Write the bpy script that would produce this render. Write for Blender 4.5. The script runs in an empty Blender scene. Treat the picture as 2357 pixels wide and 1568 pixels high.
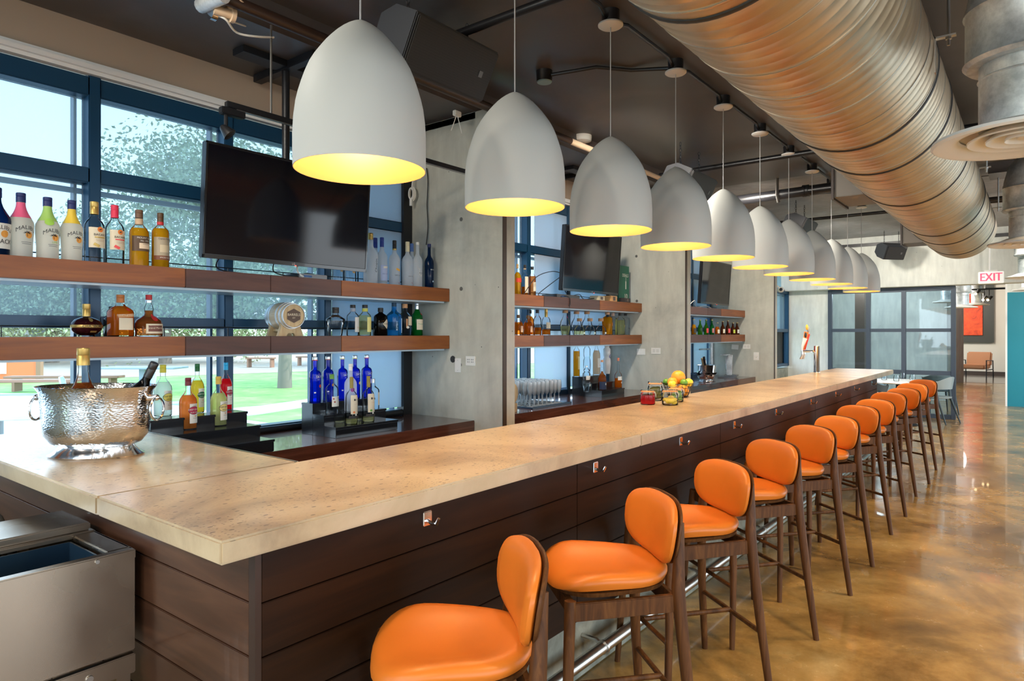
import bpy, bmesh, math, random
from mathutils import Vector, Matrix
from math import sin, cos, pi, radians, atan2, sqrt
random.seed(7)
S = bpy.context.scene
# ------------------------------------------------------------------ camera
F, VPX, CX, HY, EYE = 1545.0, 2382.0, 1178.5, 768.0, 1.57
TH = math.atan((VPX - CX) / F)
cd = bpy.data.cameras.new('camera'); cam = bpy.data.objects.new('camera', cd)
S.collection.objects.link(cam); S.camera = cam
cd.sensor_width = 36; cd.lens = F / 2357 * 36; cd.shift_y = (HY - 784) / 2357
cd.clip_start = .05; cd.clip_end = 400
cam.location = (0, 0, EYE); cam.rotation_euler = (pi / 2, 0, TH)
# ------------------------------------------------------------------ view, world, sun
S.view_settings.view_transform = 'Standard'; S.view_settings.look = 'None'
S.view_settings.gamma = 1; S.view_settings.exposure = 1.17
cy = S.cycles
cy.use_denoising = True; cy.max_bounces = 9; cy.diffuse_bounces = 4; cy.glossy_bounces = 4
cy.transparent_max_bounces = 20; cy.transmission_bounces = 4
cy.sample_clamp_indirect = 6; cy.caustics_reflective = False; cy.caustics_refractive = False
W = bpy.data.worlds.new('world'); S.world = W; W.use_nodes = True
wn = W.node_tree.nodes; wl = W.node_tree.links
bg = wn['Background']
tc = wn.new('ShaderNodeTexCoord'); sx = wn.new('ShaderNodeSeparateXYZ'); cr = wn.new('ShaderNodeValToRGB')
wl.new(tc.outputs['Generated'], sx.inputs[0]); wl.new(sx.outputs['Z'], cr.inputs[0]); wl.new(cr.outputs[0], bg.inputs['Color'])
cr.color_ramp.elements[0].position = 0.0; cr.color_ramp.elements[0].color = (.88, .95, 1, 1)
cr.color_ramp.elements[1].position = .55; cr.color_ramp.elements[1].color = (.45, .74, 1, 1)
bg.inputs['Strength'].default_value = 2.3
def light(kind, name, loc, energy, col, size=.1, rot=(0, 0, 0), parent=None, **k):
    d = bpy.data.lights.new(name, kind); d.energy = energy; d.color = col
    if kind == 'SUN': d.angle = radians(.8)
    elif kind == 'AREA': d.size = size; d.shape = 'RECTANGLE'; d.size_y = k.get('sy', size)
    else: d.shadow_soft_size = size
    if kind == 'SPOT': d.spot_size = k.get('cone', radians(100)); d.spot_blend = .6
    o = bpy.data.objects.new(name, d); S.collection.objects.link(o); o.location = loc; o.rotation_euler = rot; o.parent = parent
    return o
light('SUN', 'sun', (0, 0, 20), 2.5, (1, .95, .86), rot=(radians(-22), radians(38), 0))
# warm ceiling spots over the aisle (read off the warm floor); added fill spots follow
for y in (-.5, 2.2, 5.0, 7.8, 10.6):
    light('SPOT', 'unseen_spot', (.9, y, 3.3), 75, (1, .74, .46), .12, cone=radians(115))
for x, y in ((3.2, 0), (3.2, 5), (3.2, 10), (1.6, 13)):
    light('SPOT', 'unseen_spot', (x, y, 3.3), 140, (1, .82, .64), .12, cone=radians(130))  # added fill over the right of the room, no fixtures modelled
for x in (-3, -1.2, .6): light('SPOT', 'unseen_spot', (x, -2.2, 3.3), 62, (1, .88, .74), .15, rot=(radians(52), 0, 0), cone=radians(110))  # added fill from behind the camera, brightens the pier faces
for x, y in ((-3, 17), (-3, 22), (-2.4, 28.5), (2.5, 28)):
    light('POINT', 'room_fill', (x, y, 2.9), 110, (1, .92, .84), .5)  # added fill lights, unseen, for the rooms past the partition
for x, y, e in ((-2.8, .9, 18), (-2.75, 4.5, 75), (-2.75, 7.8, 75), (0, 11.6, 70), (-2.6, 11.6, 90), (1.2, 14.9, 160)): light('SPOT', 'unseen_spot', (x, y, 3.2), e, (1, .93, .82), .12, rot=(radians(50), 0, 0), cone=radians(125))  # added spots that brighten the piers, bottles, far beam and passage
# daylight portals on the openings
def portal(loc, rot, w, h):
    o = light('AREA', 'window_portal', loc, 1, (1, 1, 1), w, rot, sy=h); o.data.cycles.is_portal = True
portal((-4.5, 2, 1.95), (0, radians(-90), 0), 2.2, 7); portal((-4.5, 9, 1.95), (0, radians(-90), 0), 2.2, 7)
portal((5.1, 1, 1.6), (0, radians(90), 0), 3, 9.5); portal((5.1, 14, 1.6), (0, radians(90), 0), 3, 11)
portal((0, -4.1, 1.6), (radians(90), 0, 0), 8, 3)

# ------------------------------------------------------------------ pixel -> point on a real plane
def ray(x, y):
    a = x - CX
    return (-sin(TH) * F + cos(TH) * a, cos(TH) * F + sin(TH) * a, HY - y)
def onZ(x, y, z):
    v = ray(x, y); t = (z - EYE) / v[2]; return Vector((v[0] * t, v[1] * t, z))
def onX(x, y, X):
    v = ray(x, y); t = X / v[0]; return Vector((X, v[1] * t, EYE + v[2] * t))
def onY(x, y, Y):
    v = ray(x, y); t = Y / v[1]; return Vector((v[0] * t, Y, EYE + v[2] * t))
def atD(x, y, d):
    v = ray(x, y); t = d / F; return Vector((v[0] * t, v[1] * t, EYE + v[2] * t))
def dep(p): return -sin(TH) * p[0] + cos(TH) * p[1]

# ------------------------------------------------------------------ mesh builder
class MB:
    def __init__(s): s.v = []; s.f = []; s.u = []
    def add(s, vs, fs):
        n = len(s.v); s.v += [tuple(p) for p in vs]; s.f += [tuple(i + n for i in f) for f in fs]; return s
    def box(s, x0, x1, y0, y1, z0, z1, M=None):
        vs = [Vector((x, y, z)) for z in (z0, z1) for y in (y0, y1) for x in (x0, x1)]
        if M: vs = [M @ p for p in vs]
        return s.add(vs, [(0, 2, 3, 1), (4, 5, 7, 6), (0, 1, 5, 4), (2, 6, 7, 3), (0, 4, 6, 2), (1, 3, 7, 5)])
    def cbox(s, c, sz, M=None):
        T = Matrix.Translation(c) @ (M or Matrix()); a, b, d = [q / 2 for q in sz]
        return s.box(-a, a, -b, b, -d, d, T)
    def rings(s, R, closed=False, cap=True):
        n = len(R[0]); vs = [p for r in R for p in r]; fs = []; m = len(R)
        for i in range(m if closed else m - 1):
            for j in range(n):
                a = i * n + j; b = i * n + (j + 1) % n; c = ((i + 1) % m) * n + (j + 1) % n; d = ((i + 1) % m) * n + j
                fs.append((a, b, c, d))
        if cap and not closed:
            fs.append(tuple(reversed(range(n)))); fs.append(tuple((m - 1) * n + j for j in range(n)))
        return s.add(vs, fs)
    def tube(s, pts, r, n=10, closed=False, flat=1.0):
        pts = [Vector(p) for p in pts]; m = len(pts); R = []
        rs = r if isinstance(r, (list, tuple)) else [r] * m
        up = None
        for i in range(m):
            if closed: t = (pts[(i + 1) % m] - pts[i - 1]).normalized()
            else: t = (pts[min(i + 1, m - 1)] - pts[max(i - 1, 0)]).normalized()
            if up is None: up = t.orthogonal().normalized()
            up = (up - t * up.dot(t))
            up = up.normalized() if up.length > 1e-6 else t.orthogonal().normalized()
            w = t.cross(up)
            R.append([pts[i] + (up * cos(2 * pi * k / n) + w * sin(2 * pi * k / n) * flat) * rs[i] for k in range(n)])
        return s.rings(R, closed)
    def lathe(s, prof, n=24, c=(0, 0, 0), ex=1.0, dy=1.0, M=None, cap=True):
        # prof: (r, z); ex<1 squares the section; dy squashes along y
        R = []
        for r, z in prof:
            ring = []
            for k in range(n):
                a = 2 * pi * (k + .5) / n; ca, sa = cos(a), sin(a)
                if ex != 1: ca = math.copysign(abs(ca) ** ex, ca); sa = math.copysign(abs(sa) ** ex, sa)
                p = Vector((r * ca * dy, r * sa, z)); p = M @ p if M else p
                ring.append(p + Vector(c))
            R.append(ring)
        return s.rings(R, cap=cap)
    def sphere(s, c, r, n=14, sc=(1, 1, 1)):
        pr = [(max(sin(pi * i / 9), .001) * r, -cos(pi * i / 9) * r) for i in range(10)]
        M = Matrix.Diagonal((*sc, 1)); return s.lathe(pr, n, c, M=M)
    def prism(s, poly, axis, a0, a1):
        n = len(poly)
        def P(p, a): return {'x': (a, p[0], p[1]), 'y': (p[0], a, p[1]), 'z': (p[0], p[1], a)}[axis]
        return s.rings([[P(p, a0) for p in poly], [P(p, a1) for p in poly]])
    def xf(s, M): s.v = [tuple(M @ Vector(p)) for p in s.v]; return s
    def map(s, fn): s.v = [tuple(fn(*p)) for p in s.v]; return s
    def join(s, o): return s.add(o.v, o.f)

def mesh(name, mb, m, smooth=False, bev=0, loc=None):
    me = bpy.data.meshes.new(name)
    vs = mb.v if loc is None else [(p[0] - loc[0], p[1] - loc[1], p[2] - loc[2]) for p in mb.v]
    me.from_pydata(vs, [], mb.f)
    b = bmesh.new(); b.from_mesh(me); bmesh.ops.recalc_face_normals(b, faces=b.faces)
    if bev:
        es = [e for e in b.edges if len(e.link_faces) == 2 and e.calc_face_angle(0) > .6]
        bmesh.ops.bevel(b, geom=es, offset=bev, segments=2, affect='EDGES', clamp_overlap=True)
    if smooth:
        for f in b.faces: f.smooth = True
        lim = radians(smooth if smooth is not True else 40)
        for e in b.edges:
            if len(e.link_faces) == 2 and e.calc_face_angle(0) > lim: e.smooth = False
    b.to_mesh(me); b.free(); me.materials.append(m); return me
ROOTS = {}
def tag(o, label=None, cat=None, group=None, kind=None):
    if label: o['label'] = label
    if cat: o['category'] = cat
    if group: o['group'] = group
    if kind: o['kind'] = kind
    return o
def thing(name, label, cat, loc=(0, 0, 0), rz=0, group=None):
    o = bpy.data.objects.new(name, None); S.collection.objects.link(o); o.empty_display_size = .05
    o.location = loc; o.rotation_euler = (0, 0, rz); ROOTS[o.name] = Vector(loc); return tag(o, label, cat, group)
def part(name, mb, m, parent, smooth=False, bev=0, world=False, label=None, kind=None):
    loc = None
    if world:
        r = parent
        while r.parent: r = r.parent
        loc = ROOTS[r.name]
    o = bpy.data.objects.new(name, mesh(name, mb, m, smooth, bev, loc)); S.collection.objects.link(o); o.parent = parent
    return tag(o, label, kind=kind)
def solo(name, mb, m, label, cat, loc=(0, 0, 0), group=None, smooth=False, bev=0, kind=None, world=True):
    o = bpy.data.objects.new(name, mesh(name, mb, m, smooth, bev, loc if world else None)); S.collection.objects.link(o)
    o.location = loc; ROOTS[o.name] = Vector(loc); return tag(o, label, cat, group, kind)
def struct(name, mb, m, smooth=False, bev=0, parent=None):
    o = bpy.data.objects.new(name, mesh(name, mb, m, smooth, bev)); S.collection.objects.link(o); ROOTS[o.name] = Vector((0, 0, 0))
    if parent: o.parent = parent
    else: o['kind'] = 'structure'
    return o
KIDS = {}
def copy_tree(o, parent=None):
    c = o.copy(); S.collection.objects.link(c); c.parent = parent
    for ch in list(o.children): copy_tree(ch, c)
    return c
_txt = {}
def text(s, size, font_sx=1.0, bold=0.0):
    k = (s, bold)
    if k not in _txt:
        cu = bpy.data.curves.new('t', 'FONT'); cu.body = s; cu.size = 1; cu.align_x = 'CENTER'; cu.align_y = 'CENTER'
        cu.resolution_u = 3
        o = bpy.data.objects.new('t', cu); me = o.to_mesh()
        _txt[k] = ([tuple(v.co) for v in me.vertices], [tuple(p.vertices) for p in me.polygons])
        o.to_mesh_clear(); bpy.data.objects.remove(o); bpy.data.curves.remove(cu)
    v, f = _txt[k]; mb = MB(); mb.add([(p[0] * size * font_sx, p[1] * size, 0) for p in v], f); return mb
def densify(mb, step):
    b = bmesh.new(); vs = [b.verts.new(p) for p in mb.v]
    for f in mb.f:
        try: b.faces.new([vs[i] for i in f])
        except ValueError: pass
    bmesh.ops.triangulate(b, faces=b.faces)
    for _ in range(3):
        es = [e for e in b.edges if e.calc_length() > step]
        if not es: break
        bmesh.ops.subdivide_edges(b, edges=es, cuts=1)
        bmesh.ops.triangulate(b, faces=b.faces)
    out = MB(); b.verts.index_update(); out.v = [tuple(v.co) for v in b.verts]; out.f = [tuple(v.index for v in f.verts) for f in b.faces]; b.free(); return out

# ------------------------------------------------------------------ materials
def mat(name, col=(.5, .5, .5), rough=.5, metal=0, spec=.5, emit=None, es=1, coat=0, sheen=0, sub=0):
    m = bpy.data.materials.new(name); m.use_nodes = True; p = m.node_tree.nodes['Principled BSDF']
    p.inputs['Base Color'].default_value = (*col, 1); p.inputs['Roughness'].default_value = rough
    p.inputs['Metallic'].default_value = metal; p.inputs['Specular IOR Level'].default_value = spec
    p.inputs['Coat Weight'].default_value = coat
    if emit: p.inputs['Emission Color'].default_value = (*emit, 1); p.inputs['Emission Strength'].default_value = es
    return m
def nodes(m): return m.node_tree.nodes, m.node_tree.links, m.node_tree.nodes['Principled BSDF']
def coords(m, scale=(1, 1, 1), rot=(0, 0, 0)):
    n, l, p = nodes(m); g = n.new('ShaderNodeNewGeometry'); mp = n.new('ShaderNodeMapping')
    mp.inputs['Scale'].default_value = scale; mp.inputs['Rotation'].default_value = rot
    l.new(g.outputs['Position'], mp.inputs[0]); return mp.outputs[0]
def noise(m, vec, sc, det=6, ro=.55, dist=0):
    n, l, p = nodes(m); t = n.new('ShaderNodeTexNoise'); t.inputs['Scale'].default_value = sc; t.inputs['Detail'].default_value = det
    t.inputs['Roughness'].default_value = ro; t.inputs['Distortion'].default_value = dist; l.new(vec, t.inputs['Vector']); return t.outputs['Fac']
def ramp(m, fac, stops):
    n, l, p = nodes(m); r = n.new('ShaderNodeValToRGB'); l.new(fac, r.inputs[0]); e = r.color_ramp.elements
    e[0].position = stops[0][0]; e[0].color = (*stops[0][1], 1); e[1].position = stops[-1][0]; e[1].color = (*stops[-1][1], 1)
    for q, c in stops[1:-1]: a = e.new(q); a.color = (*c, 1)
    return r.outputs[0]
def mixc(m, fac, a, b, mode='MIX'):
    n, l, p = nodes(m); x = n.new('ShaderNodeMix'); x.data_type = 'RGBA'; x.blend_type = mode
    for s, v in ((0, fac), (6, a), (7, b)):
        if isinstance(v, (int, float)): x.inputs[s].default_value = v
        elif isinstance(v, tuple): x.inputs[s].default_value = (*v, 1)
        else: l.new(v, x.inputs[s])
    return x.outputs[2]
def bump(m, h, st=.3, d=.01):
    n, l, p = nodes(m); b = n.new('ShaderNodeBump'); b.inputs['Strength'].default_value = st; b.inputs['Distance'].default_value = d
    l.new(h, b.inputs['Height']); l.new(b.outputs[0], p.inputs['Normal']); return b
def setc(m, c): m.node_tree.links.new(c, nodes(m)[2].inputs['Base Color'])
def setr(m, c): m.node_tree.links.new(c, nodes(m)[2].inputs['Roughness'])
def bl(v): return ((v, v, v))

def wood(name, a, b, c, axis='y', rough=.35, sc=1.0, coat=.2):
    m = mat(name, a, rough, coat=coat)
    s = {'y': (9, .7, 9), 'x': (.7, 9, 9), 'z': (9, 9, .7)}[axis]
    v = coords(m, tuple(q * sc for q in s)); f = noise(m, v, 1.6, 8, .6, 1.2); v2 = coords(m, (1.1, .5, 1.1)); g = noise(m, v2, 1.3, 3)
    col = ramp(m, f, [(.28, a), (.5, b), (.72, c)]); col = mixc(m, g, col, a, 'MIX'); 
    setc(m, mixc(m, .5, ramp(m, f, [(.28, a), (.5, b), (.72, c)]), col)); bump(m, f, .08, .003); return m
def woodlocal(name, a, b, c, rough=.4, s=(14, 14, 1.2)):
    m = mat(name, a, rough, coat=.1); n, l, p = nodes(m); t = n.new('ShaderNodeTexCoord'); mp = n.new('ShaderNodeMapping'); mp.inputs['Scale'].default_value = s
    l.new(t.outputs['Object'], mp.inputs[0]); f = noise(m, mp.outputs[0], 3, 7, .6, .8); setc(m, ramp(m, f, [(.3, a), (.5, b), (.7, c)])); return m

M = {}
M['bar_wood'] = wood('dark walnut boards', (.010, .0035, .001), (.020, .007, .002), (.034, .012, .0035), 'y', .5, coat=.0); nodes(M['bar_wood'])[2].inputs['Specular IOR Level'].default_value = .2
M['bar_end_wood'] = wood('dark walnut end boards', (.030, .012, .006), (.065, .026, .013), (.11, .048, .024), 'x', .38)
M['shelf_wood'] = wood('reddish walnut shelf', (.15, .036, .005), (.27, .074, .008), (.38, .12, .015), 'y', .45, coat=.03)
M['shelf_dark'] = wood('darker walnut shelf board', (.05, .016, .009), (.09, .03, .018), (.13, .046, .026), 'y', .45, coat=.03)
M['counter_wood'] = wood('polished mahogany counter', (.07, .022, .014), (.13, .045, .027), (.20, .075, .045), 'y', .2, coat=.6)
M['stool_wood'] = woodlocal('stool walnut', (.045, .016, .0045), (.085, .031, .008), (.14, .056, .015), .5); nodes(M['stool_wood'])[2].inputs['Specular IOR Level'].default_value = .25; nodes(M['stool_wood'])[2].inputs['Coat Weight'].default_value = 0
M['pale_wood'] = woodlocal('pale oak', (.42, .28, .13), (.52, .37, .19), (.6, .45, .25), .5)
M['barrel_wood'] = woodlocal('pale barrel oak', (.55, .42, .25), (.62, .49, .31), (.7, .56, .36), .5, (30, 2, 30))
M['black'] = mat('black paint', (.012, .012, .014), .35)
M['black_metal'] = mat('black steel', (.015, .016, .02), .4, .3)
M['step_black'] = mat('black plastic', (.012, .013, .016), .18, coat=.3)
M['navy'] = mat('navy window frame', (.010, .058, .125), .35, .1)
M['frame_grey'] = mat('slate frame', (.055, .075, .105), .35, .2)
M['white'] = mat('white paint', (.88, .88, .86), .45)
M['white_plastic'] = mat('white plastic', (.82, .80, .74), .35)
M['beige'] = mat('beige plaster', (.46, .36, .27), .8)
M['cream_wall'] = mat('cream wall', (.78, .72, .62), .8)
M['teal'] = mat('teal paint', (.008, .24, .33), .5)
M['chrome'] = mat('chrome', (.85, .85, .86), .12, 1)
M['nickel'] = mat('brushed nickel', (.6, .58, .54), .28, 1)
M['rubber'] = mat('black rubber', (.01, .01, .01), .6)
M['pipe_brown'] = mat('brown painted pipe', (.035, .018, .012), .4)
M['pipe_cream'] = mat('cream plastic pipe', (.66, .50, .34), .5)
M['canvas_red'] = None
M['leather'] = mat('tan leather', (.46, .2, .09), .45)
M['galv'] = mat('galvanised steel', (.62, .66, .68), .42, .45)
v = coords(M['galv'], (1, 1, 1)); setc(M['galv'], ramp(M['galv'], noise(M['galv'], v, 9, 5, .7), [(.35, (.42, .46, .48)), (.65, (.78, .82, .83))]))
# orange leather
m = M['orange'] = mat('orange leather', (.60, .165, .018), .38, spec=.4)
n_, l_, p_ = nodes(m); t = n_.new('ShaderNodeTexCoord'); nn = n_.new('ShaderNodeTexNoise'); nn.inputs['Scale'].default_value = 350; l_.new(t.outputs['Object'], nn.inputs[0]); bump(m, nn.outputs[0], .06, .001)
# concrete bar top with specks
m = M['bartop'] = mat('speckled cast concrete', (.72, .60, .45), .3, coat=.1)
v = coords(m)
cl = noise(m, v, 2.2, 9, .62, .6); base = ramp(m, cl, [(.3, (.25, .185, .115)), (.44, (.42, .32, .20)), (.55, (.53, .42, .265)), (.7, (.61, .50, .34))])
n_, l_, p_ = nodes(m)
def specks(m, scale, thr, jitter=(1, 1, 1), dims='3D'):
    n, l, p = nodes(m); w = n.new('ShaderNodeTexVoronoi'); w.inputs['Scale'].default_value = scale; w.voronoi_dimensions = dims
    l.new(coords(m, jitter, (0, 0, .5)), w.inputs['Vector'])
    g = n.new('ShaderNodeMath'); g.operation = 'LESS_THAN'; g.inputs[1].default_value = thr; l.new(w.outputs['Distance'], g.inputs[0]); return g.outputs[0]
sp = specks(m, 19, .085, (1, .60, 1), '2D'); sp2 = specks(m, 60, .14, (1, .7, 1), '2D')
big = noise(m, coords(m), 3.3, 4); mask = ramp(m, big, [(.42, (.15,) * 3), (.6, (1,) * 3)])
g_ = n_.new('ShaderNodeNewGeometry'); sz_ = n_.new('ShaderNodeSeparateXYZ'); l_.new(g_.outputs['Normal'], sz_.inputs[0]); gt = n_.new('ShaderNodeMath'); gt.operation = 'GREATER_THAN'; gt.inputs[1].default_value = .7; l_.new(sz_.outputs['Z'], gt.inputs[0])
sp = mixc(m, 1.0, sp, gt.outputs[0], 'MULTIPLY'); mask = mixc(m, 1.0, mask, gt.outputs[0], 'MULTIPLY'); s2 = mixc(m, 1.0, sp2, mask, 'MULTIPLY')
c1 = mixc(m, sp, base, (.20, .15, .10)); setc(m, mixc(m, s2, c1, (.22, .16, .11)))
bump(m, cl, .05, .004)
# concrete walls
def concrete(name, a, b, c, rough=.75, sc=1.2):
    m = mat(name, a, rough); v = coords(m); f = noise(m, v, sc, 9, .65, .4); f2 = noise(m, coords(m, (4, 4, .8)), 3, 4)
    c1 = ramp(m, f, [(.3, a), (.5, b), (.7, c)]); c2 = ramp(m, f2, [(.3, (.75,) * 3), (.7, (1.05,) * 3)])
    c3 = mixc(m, .6, c1, mixc(m, 1., c1, c2, 'MULTIPLY'))
    pits = specks(m, 7, .03); setc(m, mixc(m, pits, c3, (.08, .08, .07))); bump(m, f, .15, .01); return m
M['concrete'] = concrete('board marked concrete', (.38, .38, .33), (.55, .55, .47), (.68, .67, .57))
M['concrete_far'] = concrete('pale concrete', (.66, .68, .64), (.76, .78, .73), (.86, .87, .80), sc=.9)
M['curb'] = concrete('rough curb concrete', (.18, .18, .14), (.3, .3, .24), (.42, .42, .34), sc=6)
# floor
m = M['floor'] = mat('polished stained concrete floor', (.4, .25, .12), .17, coat=.25)
v = coords(m); f = noise(m, v, .9, 9, .62, .8); f2 = noise(m, coords(m, (1, 1, 1)), 4, 8, .7)
c1 = ramp(m, f, [(.3, (.13, .070, .020)), (.45, (.27, .16, .048)), (.58, (.44, .27, .085)), (.75, (.58, .41, .17))])
c2 = ramp(m, f2, [(.35, (.6, .55, .45)), (.6, (1, 1, 1))]); setc(m, mixc(m, .8, c1, mixc(m, 1., c1, c2, 'MULTIPLY')))
setr(m, ramp(m, f2, [(.3, (.15,) * 3), (.7, (.31,) * 3)])); bump(m, f2, .03, .004)
# ceiling
m = M['ceiling'] = mat('dark painted ceiling', (.07, .055, .05), .38)
v = coords(m); f = noise(m, v, .8, 6, .6, .5); setc(m, ramp(m, f, [(.3, (.066, .056, .054)), (.55, (.10, .088, .086)), (.75, (.17, .155, .155))])); setr(m, ramp(m, f, [(.3, (.3,) * 3), (.7, (.5,) * 3)]))
m = M['ceiling_far'] = mat('greyish far ceiling', (.2, .2, .19), .5)
# pendants
M['shade_out'] = mat('matte off-white shade', (.54, .55, .52), .6)
M['shade_in'] = mat('golden shade lining', (.26, .145, .050), .5)
M['bulb'] = mat('lit bulb', (1, .9, .7), .4, emit=(1, .72, .36), es=6)
M['cord'] = mat('grey cord', (.42, .42, .44), .5)
# duct
m = M['duct'] = mat('spiral duct steel', (.62, .52, .38), .40, .9)
v = coords(m, (1, 1, 1)); f = noise(m, coords(m, (1, 6, 1)), 2.2, 5); setc(m, ramp(m, f, [(.3, (.50, .38, .24)), (.7, (.70, .57, .40))]))
n_, l_, p_ = nodes(m)
M['seam_light'] = mat('bright duct seam', (.62, .60, .55), .3, .9)
M['seam_dark'] = mat('dark duct joint', (.03, .025, .02), .5)
M['tv_screen'] = mat('switched off screen', (.004, .004, .008), .08, spec=.35)
M['grille'] = mat('black speaker grille', (.02, .018, .016), .5)
m = M['grille']; n_, l_, p_ = nodes(m); w = n_.new('ShaderNodeTexVoronoi'); w.inputs['Scale'].default_value = 160; w.inputs['Randomness'].default_value = 0
l_.new(coords(m), w.inputs['Vector']); setc(m, ramp(m, w.outputs['Distance'], [(.2, (.002,) * 3), (.5, (.014, .012, .011))]))
m = M['hammered'] = mat('hammered steel', (.72, .72, .72), .14, 1); n_, l_, p_ = nodes(m); t = n_.new('ShaderNodeTexCoord'); mp = n_.new('ShaderNodeMapping'); mp.inputs['Scale'].default_value = (1, 1, 1.6)
w = n_.new('ShaderNodeTexVoronoi'); w.inputs['Scale'].default_value = 95; l_.new(t.outputs['Object'], mp.inputs[0]); l_.new(mp.outputs[0], w.inputs['Vector']); bump(m, w.outputs['Distance'], .35, .002)
m = M['stainless'] = mat('stainless steel', (.38, .31, .24), .24, 1); f = noise(m, coords(m, (1, 1, 1)), 2.5, 3); setr(m, ramp(m, f, [(.3, (.18,) * 3), (.7, (.36,) * 3)])); bump(m, noise(m, coords(m), 1.5, 1), .05, .01)
# outdoors
m = M['grass'] = mat('lawn', (.2, .4, .1), .9); f = noise(m, coords(m), 1.2, 9, .7); setc(m, ramp(m, f, [(.3, (.10, .22, .05)), (.55, (.20, .36, .09)), (.75, (.34, .46, .17))]))
m = M['paving'] = mat('light paving', (.62, .62, .6), .8); f = noise(m, coords(m), 1, 6); setc(m, ramp(m, f, [(.3, (.36, .37, .37)), (.7, (.52, .51, .49))]))
M['mulch'] = mat('dry mulch', (.30, .25, .20), .9)
m = M['leaf'] = mat('leaves', (.2, .35, .08), .6); f = noise(m, coords(m), 1.4, 3); setc(m, ramp(m, f, [(.35, (.21, .26, .11)), (.65, (.44, .49, .27))]))
M['bark'] = mat('grey bark', (.20, .17, .14), .9)
M['outdoor_wood'] = mat('weathered brown timber', (.30, .16, .10), .8)
M['orange_paint'] = mat('orange painted metal', (.75, .16, .05), .5)
M['outdoor_grey'] = mat('grey tabletop', (.28, .34, .40), .5)
M['alu'] = mat('pale aluminium', (.36, .48, .60), .4, .1)
# transparent things
def glass(name, col=(1, 1, 1), rough=.02, refl=.25, ior=1.45, frost=0, frostcol=None, haze=0):
    m = bpy.data.materials.new(name); m.use_nodes = True; n = m.node_tree.nodes; l = m.node_tree.links; n.clear()
    out = n.new('ShaderNodeOutputMaterial'); tr = n.new('ShaderNodeBsdfTransparent'); gl = n.new('ShaderNodeBsdfGlossy'); fr = n.new('ShaderNodeLayerWeight')
    fr.inputs['Blend'].default_value = refl; tr.inputs[0].default_value = (*col, 1); gl.inputs['Roughness'].default_value = rough; gl.inputs[0].default_value = (1, 1, 1, 1)
    body = tr.outputs[0]
    if frost:
        df = n.new('ShaderNodeBsdfDiffuse'); tl = n.new('ShaderNodeBsdfTranslucent'); fc = frostcol or (1, 1, 1)
        df.inputs[0].default_value = (*fc, 1); tl.inputs[0].default_value = (*fc, 1)
        a = n.new('ShaderNodeMixShader'); a.inputs[0].default_value = .55; l.new(df.outputs[0], a.inputs[1]); l.new(tl.outputs[0], a.inputs[2])
        b = n.new('ShaderNodeMixShader'); b.inputs[0].default_value = frost; l.new(tr.outputs[0], b.inputs[1]); l.new(a.outputs[0], b.inputs[2]); body = b.outputs[0]
    x = n.new('ShaderNodeMixShader'); l.new(fr.outputs['Fresnel'], x.inputs[0]); l.new(body, x.inputs[1]); l.new(gl.outputs[0], x.inputs[2]); l.new(x.outputs[0], out.inputs[0])
    return m
M['pane'] = glass('clear pane', (.93, .97, 1), .01, .12)
M['pane_tint'] = glass('blue tinted shade mesh', (.50, .58, .64), .25, .03, frost=.15, frostcol=(.80, .90, .97))
M['fabric_shade'] = glass('grey blue roller shade', (.34, .42, .48), .4, .02, frost=.75, frostcol=(.66, .76, .84))
M['partition'] = glass('partition glass', (.62, .74, .82), .02, .35)
M['g_clear'] = glass('clear bottle glass', (.96, .98, .99), .03, .16)
M['g_thin'] = glass('thin clear glass', (.95, .975, .985), .03, .22)
M['g_blue'] = glass('cobalt glass', (.02, .10, .85), .04, .22, frost=.25, frostcol=(.01, .06, .7))
M['g_dkblue'] = glass('dark blue glass', (.02, .09, .25), .04, .2, frost=.5, frostcol=(.01, .05, .16))
M['g_green'] = glass('green glass', (.02, .55, .12), .04, .22, frost=.35, frostcol=(.01, .35, .06))
M['g_ltgreen'] = glass('bright green glass', (.2, .6, .08), .04, .22, frost=.25, frostcol=(.1, .4, .03))
M['g_brown'] = glass('brown glass', (.42, .13, .03), .04, .22, frost=.35, frostcol=(.25, .07, .02))
M['g_dark'] = glass('near black glass', (.05, .025, .015), .04, .22, frost=.5, frostcol=(.01, .007, .006))
M['g_sky'] = glass('sky blue glass', (.12, .60, .92), .04, .25, frost=.25, frostcol=(.05, .4, .8))
M['frosted'] = glass('frosted glass', (.95, .98, 1), .3, .06, frost=.62, frostcol=(.95, .98, 1))
M['g_flute'] = glass('thin glass whitened for glints', (.97, .99, 1), .05, .3, frost=.5, frostcol=(1, 1, 1))  # white frost put in to imitate backlit glints on the flutes
def liq(name, c, f=.3): return glass(name, tuple(q ** .45 for q in c), .1, .02, frost=f * .9, frostcol=tuple(min(1, q * 1.25) for q in c))
M['l_amber'] = liq('amber spirit', (.98, .22, .012), .5); M['l_gold'] = liq('golden spirit', (1, .39, .012), .66); M['l_pale'] = liq('pale gold spirit', (.93, .88, .42), .2)
M['l_lemon'] = liq('cloudy lemon spirit', (.75, .86, .72), .7); M['l_orange'] = liq('cloudy orange spirit', (.95, .25, .05), .75); M['l_mango'] = liq('cloudy mango spirit', (.78, .56, .06), .7)
M['l_pear'] = liq('cloudy pale yellow spirit', (.72, .73, .30), .7); M['l_red'] = liq('red spirit', (.80, .02, .03), .5); M['l_dark'] = liq('dark purple liqueur', (.12, .015, .02), .5)
M['l_water'] = glass('clear spirit', (.93, .96, .98), .1, .02); M['l_cognac'] = liq('brown cognac', (.55, .15, .03), .35); M['l_peach'] = liq('peach spirit', (.95, .60, .40), .6)
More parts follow.
